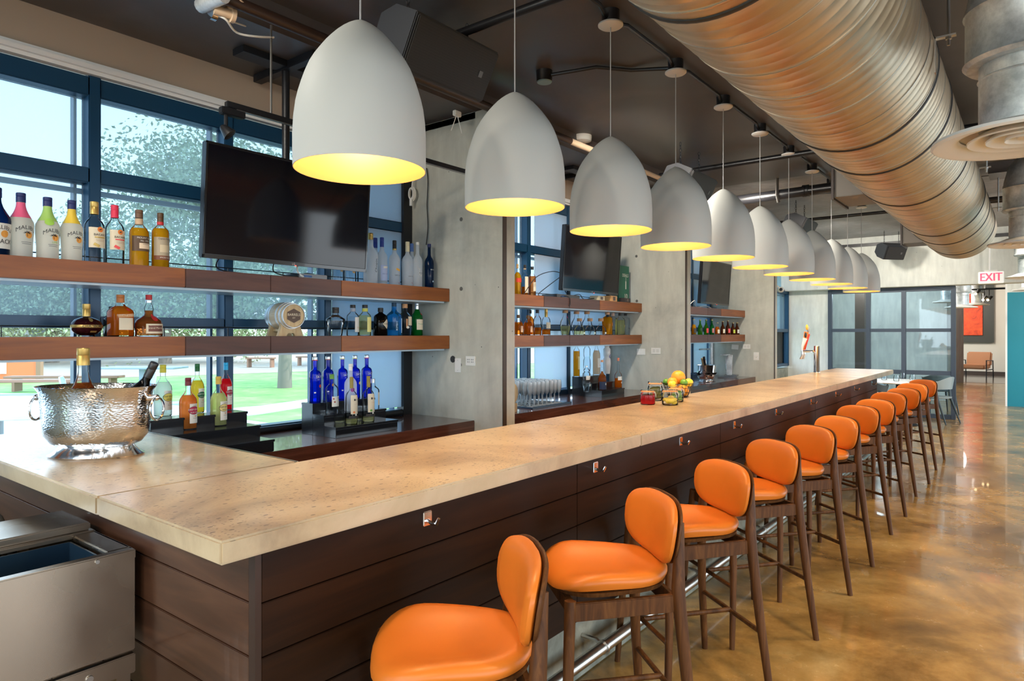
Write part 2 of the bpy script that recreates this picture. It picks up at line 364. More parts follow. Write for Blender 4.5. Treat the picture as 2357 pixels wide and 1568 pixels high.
def flat(c, r=.5, metal=0):
    k = ('f',) + tuple(c) + (metal,)
    if k not in M: M[k] = mat('paint_%d' % len(M), c, r, metal)
    return M[k]
INK = flat((.02, .016, .014)); CREAM = flat((.74, .64, .46)); PAPER = flat((.78, .75, .66)); GOLD = flat((.55, .36, .10), .35, .6); RED = flat((.6, .03, .03))

# ================================================================== THE SETTING
WX = -4.06           # inner face of the window wall
BX, BACK = -1.54, -2.27   # bar top front and back edge
FINS = (3.853, 7.12, 10.36); FX = -3.084; FAR = 14.64
mb = MB().box(-4.3, 5, -4, 26, -.1, 0); struct('floor', mb, M['floor'])
mb = MB().box(-3.35, 5, -4, 8.3, 3.42, 3.6); mb.box(-4.6, -3.35, -4, 8.3, 3.26, 3.6); struct('ceiling', mb, M['ceiling'])
mb = MB().box(-3.35, 5, 8.3, FAR - .35, 3.42, 3.6); mb.box(-4.6, -3.35, 8.3, FAR - .35, 3.26, 3.6); struct('ceiling_mid', mb, concrete('grey unpainted slab', (.20, .20, .20), (.30, .30, .31), (.40, .40, .42), .5))
struct('ceiling_back', MB().box(-6, 5, FAR - .35, 32, 3.42, 3.6), M['ceiling_far'])
# window wall: head band, spandrel below the sill, and concrete between bays
mb = MB().box(WX - .28, WX, -4, FAR, 3.03, 3.26); struct('wall_left', mb, M['beige'])
mb = MB().box(WX - .28, WX - .02, -4, FAR, 0, .86); struct('wall_left_base', mb, M['curb'])
for i, y in enumerate(FINS):
    mb = MB().box(WX - .02, FX, y, y + .145, 0, 3.26); mb.box(WX - .02, -3.35, y, y + .145, 3.2, 3.262)
    o = struct('wall_fin_%d' % (i + 1), mb, M['concrete'], bev=.006)
    st = struct('trim_%d' % (i + 1), MB().box(FX - .004, FX + .002, y - .003, y + .04, 0, 3.26), flat((.055, .03, .015), .5))
# form-tie holes in the piers
th = MB()
for y in FINS:
    for px, py in ((1062, 505), (1062, 665), (1060, 840)) if y < 4 else (((1465, 590), (1466, 693)) if y < 8 else ()):
        p = onY(px, py, y); th.lathe([(.001, 0), (.012, 0), (.016, .004), (.001, .004)], 14, M=Matrix.Rotation(pi / 2, 4, 'X'), c=(p.x, y + .001, p.z))
struct('trim_4', th, flat((.12, .12, .11), .9))
# windows: one per pier bay
def window(idx, y0, y1, mulls, lo=.955):
    fr = MB()
    zs = [(2.865, 2.97), (2.39, 2.475), (1.60, 1.665), (lo - .06, lo)]
    for z0, z1 in zs: fr.box(WX - .11, WX, y0, y1, z0, z1)
    for yy in [y0] + mulls + [y1 - .06]: fr.box(WX - .10, WX + .006, yy, yy + .062, lo - .05, 2.99); fr.box(WX - .16, WX - .1, yy - .035, yy - .02, lo - .05, 2.99)
    w = thing('window_%d' % idx, None, None, (WX, (y0 + y1) / 2, lo)); w['kind'] = 'structure'
    for k in ('label', 'category'):
        if k in w: del w[k]
    part('window_frame', fr, M['navy'], w, bev=.006, world=True)
    up = MB().box(WX - .075, WX - .07, y0, y1, 1.63, 2.9); part('shade_mesh', up, M['pane_tint'], w, world=True)
    part('pane', MB().box(WX - .06, WX - .054, y0, y1, lo - .02, 1.63), M['pane'], w, world=True)
    part('blind_cassette', MB().box(WX - .03, WX + .055, y0 + .01, y1 - .01, 2.975, 3.04), M['white'], w, bev=.02, world=True)
    # horizontal blind bars catching the light under the mid transom
    part('blind_bar', MB().box(WX - .13, WX - .115, y0, y1, 2.345, 2.375), M['white'], w, world=True)
    return w
w1 = window(1, -4, 3.85, [-3.14, -2.37, -1.6, -.83, -.06, .705, 1.464, 2.238, 3.0])
w2 = window(2, 4.0, 7.12, [4.7, 5.46, 6.2])
w3 = window(3, 7.265, 10.36, [8.0, 8.8, 9.6])
w4 = window(4, 10.505, FAR, [12.6])
part('roller_shade', MB().box(WX - .012, WX - .006, 3.075, 3.79, .975, 2.86), M['fabric_shade'], w1, world=True)
M['fabric_pale'] = glass('pale roller shade', (.55, .62, .68), .4, .02, frost=.7, frostcol=(.88, .94, 1.0))
part('roller_shade', MB().box(WX - .012, WX - .006, 5.6, 7.06, .98, 2.86), M['fabric_pale'], w2, world=True)
part('roller_shade', MB().box(WX - .012, WX - .006, 7.4, 10.2, .98, 2.86), M['fabric_shade'], w3, world=True)
part('corner_post', MB().box(WX - .05, WX + .02, 3.755, 3.85, .9, 2.97), M['black'], w1, world=True)
# hose-like seal on the sill
sl = MB().tube([(WX + .03, 1.9, .935), (WX + .035, 2.8, .93), (WX + .03, 3.72, .935)], .022, 10)
solo('sill_seal', sl, M['rubber'], 'black rolled rubber seal lying along the window sill behind the back counter', 'seal', (WX + .03, 1.9, .91), smooth=True)

# far end wall, beam, partition
mb = MB().box(-9, -3.29, FAR, FAR + .3, -.3, 3.42); struct('wall_far', mb, M['concrete_far'])
mb = MB().box(-4.3, 5, FAR - .3, FAR + .05, 2.445, 3.42); struct('wall_far_beam', mb, M['concrete_far'], bev=.01)
struct('trim_5', MB().box(-4.3, 5, FAR - .34, FAR - .3, 3.24, 3.30), M['black'])
pf = thing('window_5', None, None, (-2.2, FAR, 0)); pf['kind'] = 'structure'
fr = MB()
for z0, z1 in ((2.36, 2.44), (1.60, 1.665), (.80, .88), (0, .08)): fr.box(-3.29, -1.14, FAR - .06, FAR + .02, z0, z1)
for x in (-3.29, -2.60, -2.0, -1.21): fr.box(x, x + .075, FAR - .065, FAR + .025, 0, 2.44)
part('window_frame', fr, M['frame_grey'], pf, bev=.005, world=True)
part('pane', MB().box(-3.25, -1.18, FAR - .02, FAR - .012, .05, 2.4), M['partition'], pf, world=True)
# room behind the partition
struct('wall_back', MB().box(-4.3, -1.62, 18.6, 18.8, 0, 3.42), M['concrete_far'])
struct('wall_back_left', MB().box(-4.4, -4.3, FAR, 26, 0, 3.42), M['concrete'])
struct('trim_6', MB().box(-3.3, -3.1, 17.2, 17.5, 0, 3.4), flat((.12, .08, .06)))
# teal wall on the right of the passage
mb = MB().box(-.475, 5, 18.04, 18.24, 0, 2.46); struct('wall_teal', mb, M['teal'])
struct('wall_teal_head', MB().box(-.475, 5, 18.04, 18.24, 2.46, 3.42), M['concrete_far'])
struct('trim_7', MB().box(-.505, -.47, 18.02, 18.26, 0, 3.42), M['white'])
# lobby
struct('floor_lobby', MB().box(-8, 5, 26, 32, -.1, .004), wood('brown lobby floor', (.05, .03, .02), (.09, .055, .035), (.14, .09, .06), 'x', .15))
struct('wall_lobby', MB().box(-8, 5, 31.4, 31.6, 0, 3.42), M['cream_wall'])
struct('baseboard_lobby', MB().box(-8, 5, 31.36, 31.4, 0, .12), flat((.07, .05, .04)))
struct('wall_lobby_left', MB().box(-8, -2.12, 25.9, 26.1, 0, 3.42), M['concrete_far'])
struct('door_1', MB().box(-2.1, -1.80, 25.8, 25.86, 0, 2.9), wood('rusted steel door', (.10, .07, .06), (.17, .12, .10), (.16, .17, .15), 'z', .5))
# right wall of the big room with openings, wall behind the camera with openings
mb = MB()
for y0, y1 in ((-4, -3.5), (5.8, 8.5), (19.5, 32)): mb.box(5, 5.2, y0, y1, 0, 3.42)
mb.box(5, 5.2, -4, 32, 3.05, 3.42); mb.box(5, 5.2, -4, 8.5, 0, .12); struct('wall_right', mb, M['cream_wall'])
mb = MB(); mb.box(-4.3, -3.9, -4.2, -4, 0, 3.42).box(3.9, 5, -4.2, -4, 0, 3.42).box(-4.3, 5, -4.2, -4, 3.05, 3.42).box(-4.3, 5, -4.2, -4, 0, .25).box(-.3, .3, -4.2, -4, 0, 3.4)
struct('wall_front', mb, M['cream_wall'])
# pipe-like column and the light jamb glimpsed beyond the third pier
struct('trim_8', MB().box(-3.95, -3.2, 10.9, 10.98, .80, .86).box(-3.95, -3.88, 10.9, 10.98, .86, 3.2), M['white'])

# ================================================================== OUTDOORS
struct('ground', MB().box(-60, -4.3, -30, 60, -.35, -.15).box(-60, -4.3, -80, 120, -.6, -.36), M['grass'])
struct('ground_unseen', MB().box(-4.2, 60, -80, 120, -.6, -.36), mat('neutral grey ground', (.34, .335, .33), .9))  # unseen ground, made grey so no green light bounces indoors
pq = [onZ(a, b, -.1) for a, b in ((940, 992), (700, 985), (560, 966), (420, 936), (250, 908), (0, 905), (-200, 905))]
struct('ground_patio', MB().prism([(-4.32, -12), (-4.32, 9)] + [(p.x, p.y) for p in pq] + [(-20, -12)], 'z', -.16, -.10), M['paving'])
pq = [onZ(a, b, -.13) for a, b in ((440, 948), (600, 934), (760, 912), (1000, 900), (1000, 908), (760, 926), (600, 952), (440, 972))]
struct('ground_path', MB().prism([(p.x, p.y) for p in pq], 'z', -.16, -.13), M['paving'])
struct('ground_mulch', MB().prism([(-34, -6), (-27, 14), (-22, 34), (-34, 60), (-60, 60), (-60, -6)], 'z', -.16, -.13), M['mulch'])
def tree(name, label, base, h, rad, n, tr, crown_z, seed, sc=(1, 1, 1), lsz=.16):
    random.seed(seed); t = thing(name, label, 'tree', base, 0, 'trees outside the windows')
    mb = MB(); mb.tube([(0, 0, -.2), (.05, 0, h * .2), (-.03, .04, h * .45), (0, 0, h * .8)], [tr * 1.25, tr, tr * .8, tr * .3], 10)
    for k in range(6):
        a = k * 1.1; mb.tube([(0, 0, h * (.3 + .06 * k)), (rad * .3 * cos(a), rad * .3 * sin(a), h * (.42 + .06 * k)), (rad * .6 * cos(a), rad * .6 * sin(a), h * (.55 + .06 * k))], [tr * .4, tr * .25, tr * .08], 6)
    part('trunk', mb, M['bark'], t, smooth=True)
    cl = [(random.uniform(-1, 1) * rad * .75 * sc[0], random.uniform(-1, 1) * rad * .75 * sc[1], crown_z + random.uniform(-1, 1) * rad * .6 * sc[2], random.uniform(.25, .5) * rad) for _ in range(34)]
    mb = MB()
    for _ in range(n):
        c = random.choice(cl); d = Vector((random.gauss(0, 1), random.gauss(0, 1), random.gauss(0, .8))).normalized() * c[3] * random.random() ** .4
        p = Vector(c[:3]) + d; u = Vector((random.gauss(0, 1), random.gauss(0, 1), random.gauss(0, 1))).normalized(); w = u.orthogonal().normalized(); q = lsz * random.uniform(.6, 1.3)
        mb.add([p - u * q, p + w * q * .45, p + u * q, p - w * q * .45], [(0, 1, 2, 3)])
    part('foliage', mb, M['leaf'], t, kind='stuff')
b = onZ(655, 893, -.15); tree('tree', 'large leafy tree with grey trunk on the lawn behind the oak barrel', b, 7.4, 4.0, 34000, .19, 4.9, 3, (1.05, 1.2, .8), .075)
b = onZ(380, 838, -.15); tree('tree', 'broad green tree farther back, left of the trunk on the lawn', b, 8.4, 6.0, 30000, .3, 4.6, 5, (1, 1, .6), .115)
b = onZ(120, 836, -.15); tree('tree', 'low spreading tree seen between the shelves at the far left', b, 5.5, 5.0, 26000, .3, 3.4, 9, (1, 1.2, .42), .11)
b = onZ(900, 842, -.15); tree('tree', 'green tree standing behind the roller shade on the right', b, 6.5, 5.0, 16000, .3, 4.0, 11, (1, 1, .6), .14)
random.seed(4)
mb = MB()
for _ in range(34000):
    s = random.random(); p = Vector((-62 + 12 * s + random.uniform(-1, 1), 2 + 44 * s, random.uniform(-.2, 1.9) * random.uniform(.5, 1))); u = Vector((random.gauss(0, 1), random.gauss(0, 1), random.gauss(0, 1))).normalized(); w = u.orthogonal().normalized(); q = .13
    mb.add([p - u * q, p + w * q * .5, p + u * q, p - w * q * .5], [(0, 1, 2, 3)])
solo('hedge', mb, M['leaf'], 'long green hedge along the back of the lawn', 'hedge', (-38, 20, -.2), kind='stuff')
def bench(px, py, w, label, rz=.9, h=.45, d=.45, m='outdoor_wood', name='bench', cat='bench', group=None):
    b = onZ(px, py, -.13); t = thing(name, label, cat, b, rz, group)
    part('seat' if cat == 'bench' else 'tabletop', MB().box(-w / 2, w / 2, -d / 2, d / 2, h - .07, h), M[m], t, bev=.01)
    for sxx in (-1, 1): part('leg', MB().box(sxx * w * .42 - .04, sxx * w * .42 + .04, -d * .42, d * .42, 0, h - .07), M[m], t)
bench(60, 912, 2.8, 'long brown timber bench on the patio at the far left', .75)
bench(150, 900, 3.2, 'brown timber bench behind the patio bench on the left', .75)
bench(600, 846, 1.4, 'small dark bench on the mulch left of the tree trunk', .6, .5)
bench(718, 842, 1.6, 'dark picnic bench on the mulch right of the tree trunk', .6, .5)
bench(60, 1010, 1.1, 'low pale stone block seat on the patio near the window', .9, .4, .6, 'paving', 'stone_block', 'seat')
b = onZ(330, 905, -.13); t = thing('patio_table', 'grey patio table on one central leg behind the ice bucket', 'table', b, .66)
part('tabletop', MB().box(-1.1, 1.1, -.45, .45, .70, .75), M['outdoor_grey'], t, bev=.02); part('leg', MB().box(-.08, .08, -.08, .08, 0, .7), M['outdoor_grey'], t); part('base', MB().box(-.35, .35, -.3, .3, 0, .03), M['outdoor_grey'], t)
def patio_chair(px, py, rz, label):
    b = onZ(px, py, -.12); t = thing('patio_chair', label, 'chair', b, rz, 'aluminium patio chairs'); a = M['alu']
    part('seat', MB().box(-.22, .22, -.21, .21, .43, .455), a, t, bev=.01)
    for x in (-.2, .2):
        part('leg', MB().tube([(x, .2, .44), (x * 1.1, .23, 0)], .014, 8), a, t, smooth=True)
        part('leg', MB().tube([(x, -.2, .44), (x * 1.1, -.26, 0)], .014, 8), a, t, smooth=True)
    bk = MB().tube([(-.2, -.2, .44), (-.21, -.25, .80), (-.14, -.275, .88), (.14, -.275, .88), (.21, -.25, .80), (.2, -.2, .44)], .014, 8)
    part('back_frame', bk, a, t, smooth=True)
    for x in (-.12, -.06, 0, .06, .12): part('slat', MB().tube([(x, -.2, .45), (x, -.25, .68), (x, -.272, .875)], .02, 6, flat=.5), a, t, smooth=True)
patio_chair(405, 985, 2.5, 'pale aluminium slat-back chair outside, right of the dark wine bottle')
patio_chair(322, 960, 2.9, 'pale aluminium chair outside, partly behind the ice bucket')
patio_chair(180, 975, -.5, 'pale aluminium chair outside behind the cognac bottle')
b = onZ(25, 880, -.13); t = thing('play_kiosk', 'orange painted outdoor panel structure with white sign at far left', 'structure', b, .8)
part('panel', MB().box(-.9, .9, -.08, .08, 0, 1.35), M['orange_paint'], t); part('sign', MB().box(-.3, -.1, -.12, -.08, .3, 1.1), M['white'], t); part('post', MB().box(.85, 1.0, -.1, .1, 0, 1.6), M['outdoor_wood'], t)
b = onZ(20, 832, -.15); t = thing('reflection_block', 'pale block with grey panels imitating reflections in the glass, beyond the patio at far left', 'reflection_shapes', b, .9)  # window reflections built as a solid pale block with grey panels
part('wall', MB().box(-5, 3.4, 0, 3, 0, 3.6), flat((.66, .70, .72)), t); part('roof', MB().box(-5.3, 3.7, -.4, 3.4, 3.6, 3.85), M['white'], t)
for x in (-1.4, 1.2): part('door', MB().box(x, x + .9, -.05, 0, .3, 3.0), flat((.25, .30, .34)), t)  # grey shapes within the imitated reflections
p = onZ(1010, 842, -.15)

# ================================================================== BAR
bar = thing('bar_counter', 'long L-shaped speckled concrete bar top with a thick square edge', 'counter', (-1.93, 5, 1.01))
mb = MB(); SE = 10.55
z0, z1 = 1.011, 1.07
mb.box(BACK, BX, .84, 3.02, z0, z1).box(BACK, BX, 3.0215, 7.2, z0, z1).box(BACK, BX, 7.2015, SE, z0, z1)
mb.box(-4.05, BACK - .0015, .84, 1.55, z0, z1)
part('countertop', mb, M['bartop'], bar, bev=.006, world=True)
part('metal_edge', MB().box(-4.0, BACK, 1.551, 1.556, 1.05, 1.071), M['nickel'], bar, world=True)
bb = thing('bar_cabinet', 'dark walnut plank bar body on a rough concrete curb', 'bar', (-1.7, 5, 0))
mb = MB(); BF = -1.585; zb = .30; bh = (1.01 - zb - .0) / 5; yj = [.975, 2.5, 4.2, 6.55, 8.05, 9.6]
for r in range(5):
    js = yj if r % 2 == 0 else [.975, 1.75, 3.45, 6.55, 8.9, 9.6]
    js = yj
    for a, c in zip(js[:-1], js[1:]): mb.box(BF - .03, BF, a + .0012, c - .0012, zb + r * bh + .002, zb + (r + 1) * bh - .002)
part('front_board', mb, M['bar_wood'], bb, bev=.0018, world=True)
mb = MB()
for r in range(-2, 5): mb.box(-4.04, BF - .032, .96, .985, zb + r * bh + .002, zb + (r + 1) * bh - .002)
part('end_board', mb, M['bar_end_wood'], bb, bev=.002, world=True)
mb = MB().box(BF - .03, BF - .001, .958, .976, 0.0, 1.01).box(BACK + .08, BF - .031, 1.0, 9.58, .28, 1.008).box(-4.04, BF - .04, .99, 1.5, .0, 1.008)
part('carcass', mb, flat((.03, .014, .008)), bb, world=True)
part('curb', MB().box(BACK + .1, BF - .05, 1.0, 9.55, 0, .299), M['curb'], bb, bev=.006, world=True)
part('end_cap', MB().box(BACK + .08, BF - .002, 9.58, 9.6, 0.3, 1.01), M['bar_end_wood'], bb, world=True)
rl = thing('foot_rail', 'long brushed steel foot rail running along the bar curb', 'rail', (-1.52, 1.1, 0))
part('tube', MB().tube([(-1.52, 1.05, .17), (-1.52, 9.5, .17)], .026, 14), M['nickel'], rl, smooth=True, world=True)
for i in range(8): part('bracket', MB().tube([(-1.634, 1.5 + i * 1.12, .19), (-1.56, 1.5 + i * 1.12, .19), (-1.52, 1.5 + i * 1.12, .17)], .011, 8).lathe([(.032, 0), (.032, .012)], 12, (-1.52, 1.5 + i * 1.12, .17), M=Matrix.Rotation(pi / 2, 4, 'X')), M['nickel'], rl, smooth=True, world=True)
# hooks under the bar top
def hook():
    t = thing('bag_hook', 'x', 'hook', (0, 0, 0), 0, 'chrome hooks along the bar front')
    part('plate', MB().box(0, .006, -.02, .02, -.024, .024), M['chrome'], t, bev=.003)
    part('prong', MB().tube([(.004, 0, -.008), (.026, 0, -.014), (.045, 0, -.012), (.055, 0, .008)], [.007, .006, .006, .005], 8), M['chrome'], t, smooth=True)
    return t
hk = hook(); ords = ('nearest', 'second', 'third', 'fourth', 'fifth', 'sixth', 'seventh', 'eighth', 'ninth')
for i, y in enumerate((1.577, 2.653, 3.588, 4.446, 5.361, 6.385, 7.333, 8.221, 9.229)):
    o = hk if i == 0 else copy_tree(hk); o.location = (BF, y, .96)
    o['label'] = ('chrome bag hook nearest the bar corner' if i == 0 else 'farthest chrome bag hook, last before the bar end' if i == 8 else '%s chrome bag hook counted from the near bar corner' % ords[i])

# ice bin cabinet outside the bar end
bn = thing('ice_bin', 'stainless steel ice bin cabinet tucked against the bar end', 'cabinet', (-2.45, .4, 0))
X0, X1, Y1, ZT = -2.78, -2.215, .93, .90; st = M['stainless']
mb = MB().box(X1 - .012, X1, -.9, Y1, .585, .885).box(X0, X1 - .012, Y1 - .012, Y1, .585, ZT).box(X0, X0 + .012, -.9, Y1, .3, ZT)
part('front_panel', mb, st, bn, bev=.003, world=True)
mb = MB().box(X1 - .03, X1 + .006, -.9, Y1, .868, ZT).box(X1 - .055, X1 - .03, -.9, Y1 - .06, ZT - .02, ZT - .008).box(X1 - .30, X1 - .03, Y1 - .07, Y1, ZT - .02, ZT).box(X0, X1 - .30, -.9, Y1, ZT - .012, ZT + .004)
part('top_rim', mb, st, bn, bev=.004, world=True)
part('back_lid', MB().box(X0, X0 + .25, -.9, Y1 - .01, ZT + .005, ZT + .03), M['stainless'], bn, bev=.005, world=True)
part('well', MB().box(X1 - .29, X1 - .06, -.85, Y1 - .08, .60, .605).box(X1 - .29, X1 - .285, -.85, Y1 - .08, .6, .885).box(X1 - .29, X1 - .06, Y1 - .085, Y1 - .08, .6, .885), flat((.03, .07, .12), .25, .6), bn, world=True)
part('lower_rail', MB().box(X1 - .02, X1 + .004, -.9, Y1, .515, .575), st, bn, bev=.003, world=True)
for y in (.82, -.02, .30, .42): part('screw', MB().lathe([(.007, 0), (.006, .004)], 10, (X1 + .006, y, .885 if y < .8 else .888), M=Matrix.Rotation(pi / 2, 4, 'Y')), M['nickel'], bn, world=True)
part('screw', MB().lathe([(.011, 0), (.010, .005)], 12, (X1 + .004, .80, .545), M=Matrix.Rotation(pi / 2, 4, 'Y')), M['nickel'], bn, world=True)
for y in (.88, -.8): part('leg', MB().box(X1 - .05, X1 - .01, y, y + .04, 0, .52).box(X0 + .02, X0 + .06, y, y + .04, 0, .52), st, bn, world=True)
for i in range(5): solo('drain_tube', MB().tube([(X1 - .1, .50 + i * .035, .50), (X1 - .09, .50 + i * .035, 0.01)], .014, 8), M['white_plastic'], 'white plastic tube in the bundle hanging under the ice bin', 'tube', (X1 - .1, .5 + i * .035, 0.01), 'white tubes under the ice bin', smooth=True)
hs = [Vector((-2.95 + .11 * cos(a), .28, .93 + .11 * sin(a))) for a in [pi * k / 16 for k in range(-6, 17)]]
hp = []; hr = []
for i in range(len(hs) - 1):
    for k in range(5): hp.append(hs[i].lerp(hs[i + 1], k / 5)); hr.append(.030 if (i * 5 + k) % 2 else .024)
solo('steel_hose', MB().tube(hp, hr, 10), M['chrome'], 'ribbed steel hose curling under the bar top at far left', 'hose', (-2.95, .28, .9), smooth=True)
solo('black_hose', MB().tube([(-3.3, .70, .98), (-3.0, .72, .97), (-2.82, .74, .93), (-2.76, .76, .84), (-2.8, .78, .6)], .013, 10), M['rubber'], 'black hose arching down under the bar top beside the ice bin', 'hose', (-2.8, .76, .6), smooth=True)

# ================================================================== BACK BAR
SHX, SHB = -3.62, -3.985
bays = ((-.6, 3.852), (4.0, 7.119), (7.266, 10.359))
bname = ('near bay', 'middle bay', 'far bay')
for i, (a, c) in enumerate(bays):
    a0 = 1.56 if i == 0 else a
    t = thing('back_counter', 'polished dark wood back counter in the %s under the window' % bname[i], 'counter', (-3.7, (a0 + c) / 2, 0), group='back counters')
    part('countertop', MB().box(-4.05, -3.36, a0, c - .002, .80, .91), M['counter_wood'], t, bev=.003, world=True)
    part('cabinet', MB().box(-4.04, -3.40, a0 + .02, c - .004, 0, .80), M['bar_wood'], t, world=True)
def shelf(bay, zt, th, segs, lab):
    a, c = bays[bay]; t = thing('wall_shelf', lab, 'shelf', (-3.8, (a + c) / 2, zt - th), group='thick wooden back bar shelves')
    dx = .1 if bay == 2 else 0
    for y0, y1, k in segs:
        part('board' if k == 'shelf_wood' else 'dark_board', MB().box(SHB, SHX + dx, y0 + .0008, y1 - .0008, zt - th, zt), M[k], t, bev=.0025, world=True, label='redder board' if k == 'shelf_wood' else 'darker board')
    part('underside_sheen', MB().box(SHB + .02, SHX + dx - .03, a + .02, c - .03, zt - th - .012, zt - th), flat((.5, .62, .7), .3), t, world=True)  # bluish white reflection under the shelf, put into the colour
    r = MB().tube([(SHB + .03, a + .03, zt + .055), (SHB + .03, c - .03, zt + .055)], .0035, 6)
    for k in range(12):
        y = a + .1 + (c - a - .2) * k / 11; r.tube([(SHB + .03, y, zt), (SHB + .03, y, zt + .055)], .003, 6)
    part('guard_rail', r, M['black_metal'], t, world=True); return t
Yo = lambda px, X=SHX: onX(px, 700, X).y
b1 = (Yo(427), Yo(623), Yo(786)); b2 = (Yo(1252), Yo(1311), Yo(1381)); b3 = (Yo(1629, -3.52), Yo(1660, -3.52))
for z, th, nm in ((1.922, .102, 'upper'), (1.554, .103, 'lower')):
    shelf(0, z, th, [(-.6, b1[0], 'shelf_wood'), (b1[0], b1[1], 'shelf_dark'), (b1[1], b1[2], 'shelf_dark'), (b1[2], 3.851, 'shelf_wood')], '%s thick wooden shelf in the near bay' % nm)
    shelf(1, z, th, [(4.0, b2[0], 'shelf_wood'), (b2[0], b2[1], 'shelf_dark'), (b2[1], b2[2], 'shelf_dark'), (b2[2], 7.118, 'shelf_wood')], '%s thick wooden shelf in the middle bay between two concrete piers' % nm)
    shelf(2, z, th, [(7.266, b3[0], 'shelf_dark'), (b3[0], b3[1], 'shelf_dark'), (b3[1], 10.358, 'shelf_wood')], '%s thick wooden shelf in the far bay' % nm)

# ---------------------------------------------------------------- bottles
PR = {
 'malibu': [(0, .80), (.015, .88), (.22, .90), (.42, .98), (.52, 1), (.57, .96), (.64, .74), (.72, .48), (.79, .36), (.84, .33), (1, .33)],
 'rum': [(0, .9), (.012, 1), (.58, 1), (.63, .97), (.68, .82), (.72, .58), (.76, .40), (.80, .36), (1, .35)],
 'octa': [(0, .9), (.012, 1), (.66, 1), (.70, .92), (.75, .60), (.78, .38), (.82, .34), (1, .34)],
 'goose': [(0, .86), (.012, .95), (.30, .96), (.56, 1), (.61, .96), (.66, .78), (.71, .46), (.76, .34), (1, .31)],
 'skyy': [(0, .9), (.012, 1), (.62, 1), (.66, .94), (.69, .76), (.715, .42), (.74, .36), (1, .36)],
 'eddy': [(0, .92), (.012, 1), (.52, 1), (.58, .95), (.65, .72), (.71, .42), (.75, .30), (1, .30)],
 'orb': [(0, .55), (.03, .55), (.05, .50), (.10, .72), (.20, .93), (.31, 1), (.42, .94), (.52, .74), (.58, .42), (.61, .25), (1, .24)],
 'square': [(0, .95), (.012, 1), (.56, 1), (.62, .95), (.68, .72), (.73, .42), (.77, .32), (1, .30)],
 'marnier': [(0, .92), (.015, 1), (.30, 1), (.38, .92), (.46, .62), (.50, .36), (.55, .30), (.66, .34), (.72, .30), (.80, .19), (1, .19)],
 'decanter': [(0, .66), (.02, .70), (.30, .84), (.56, 1), (.60, .96), (.70, .50), (.74, .30), (.80, .28), (1, .28)],
 'gin': [(0, .92), (.015, 1), (.60, 1), (.66, .94), (.72, .66), (.76, .44), (.80, .38), (1, .38)],
 'flatgin': [(0, .94), (.015, 1), (.68, 1), (.74, .84), (.80, .42), (.83, .34), (1, .34)],
 'tank': [(0, .92), (.015, 1), (.58, 1), (.64, .92), (.72, .58), (.79, .40), (1, .36)],
 'beer': [(0, .92), (.015, 1), (.48, 1), (.58, .82), (.68, .50), (.76, .42), (1, .40)],
 'wine': [(0, .92), (.015, 1), (.55, 1), (.62, .92), (.70, .58), (.76, .40), (1, .37)],
 'cognac': [(0, .80), (.015, .9), (.20, 1), (.34, .98), (.48, .74), (.58, .46), (.66, .32), (.72, .27), (1, .25)],
 'don': [(0, .62), (.02, .66), (.25, .92), (.42, 1), (.54, .92), (.66, .58), (.76, .40), (.84, .36), (1, .36)],
 'patron': [(0, .92), (.02, 1), (.22, 1), (.40, .86), (.54, .50), (.64, .28), (.74, .26), (1, .26)],
 'slim': [(0, .9), (.012, 1), (.68, 1), (.73, .86), (.78, .45), (.82, .34), (1, .34)],
 'ladder': [(0, .72), (.02, .76), (.28, 1), (.42, .92), (.47, .74), (.52, .90), (.70, .92), (.76, .55), (.80, .7), (.84, .75), (.90, .42), (1, .30)],
 'ketel': [(0, .9), (.012, 1), (.56, 1), (.61, .95), (.67, .72), (.71, .42), (.74, .33), (1, .31)],
 'jug': [(0, .92), (.02, 1), (.50, 1), (.60, .90), (.68, .62), (.73, .38), (.78, .34), (1, .34)],
 'long': [(0, .9), (.012, 1), (.40, 1), (.46, .9), (.52, .50), (.58, .30), (1, .26)],
}
def interp(pr, z):
    for (z0, r0), (z1, r1) in zip(pr[:-1], pr[1:]):
        if z <= z1: return r0 + (r1 - r0) * (z - z0) / max(z1 - z0, 1e-6)
    return pr[-1][1]
def palm(s):
    mb = MB()
    for a in (20, 60, 100, 140, 175, -5):
        q = radians(a); e = (cos(q) * s, sin(q) * s * .6 + s * .15 - abs(cos(q)) * s * .25); nx, ny = -sin(q) * s * .13, cos(q) * s * .13
        mb.add([(0, .1 * s, 0), (e[0] * .5 + nx, e[1] * .5 + ny + s * .1, 0), (e[0], e[1], 0), (e[0] * .5 - nx, e[1] * .5 - ny + s * .05, 0)], [(0, 1, 2, 3)])
    mb.add([(-.05 * s, .1 * s, 0), (.05 * s, .1 * s, 0), (.16 * s, -.9 * s, 0), (.02 * s, -.9 * s, 0)], [(0, 1, 2, 3)]); return mb
def disc(r, n=20, sx=1, cx=0, cy=0):
    mb = MB(); mb.add([(cx + r * cos(2 * pi * k / n) * sx, cy + r * sin(2 * pi * k / n), 0) for k in range(n)], [tuple(range(n))]); return mb
def rect(w, h, cx=0, cy=0):
    return MB().add([(cx - w / 2, cy - h / 2, 0), (cx + w / 2, cy - h / 2, 0), (cx + w / 2, cy + h / 2, 0), (cx - w / 2, cy + h / 2, 0)], [(0, 1, 2, 3)])
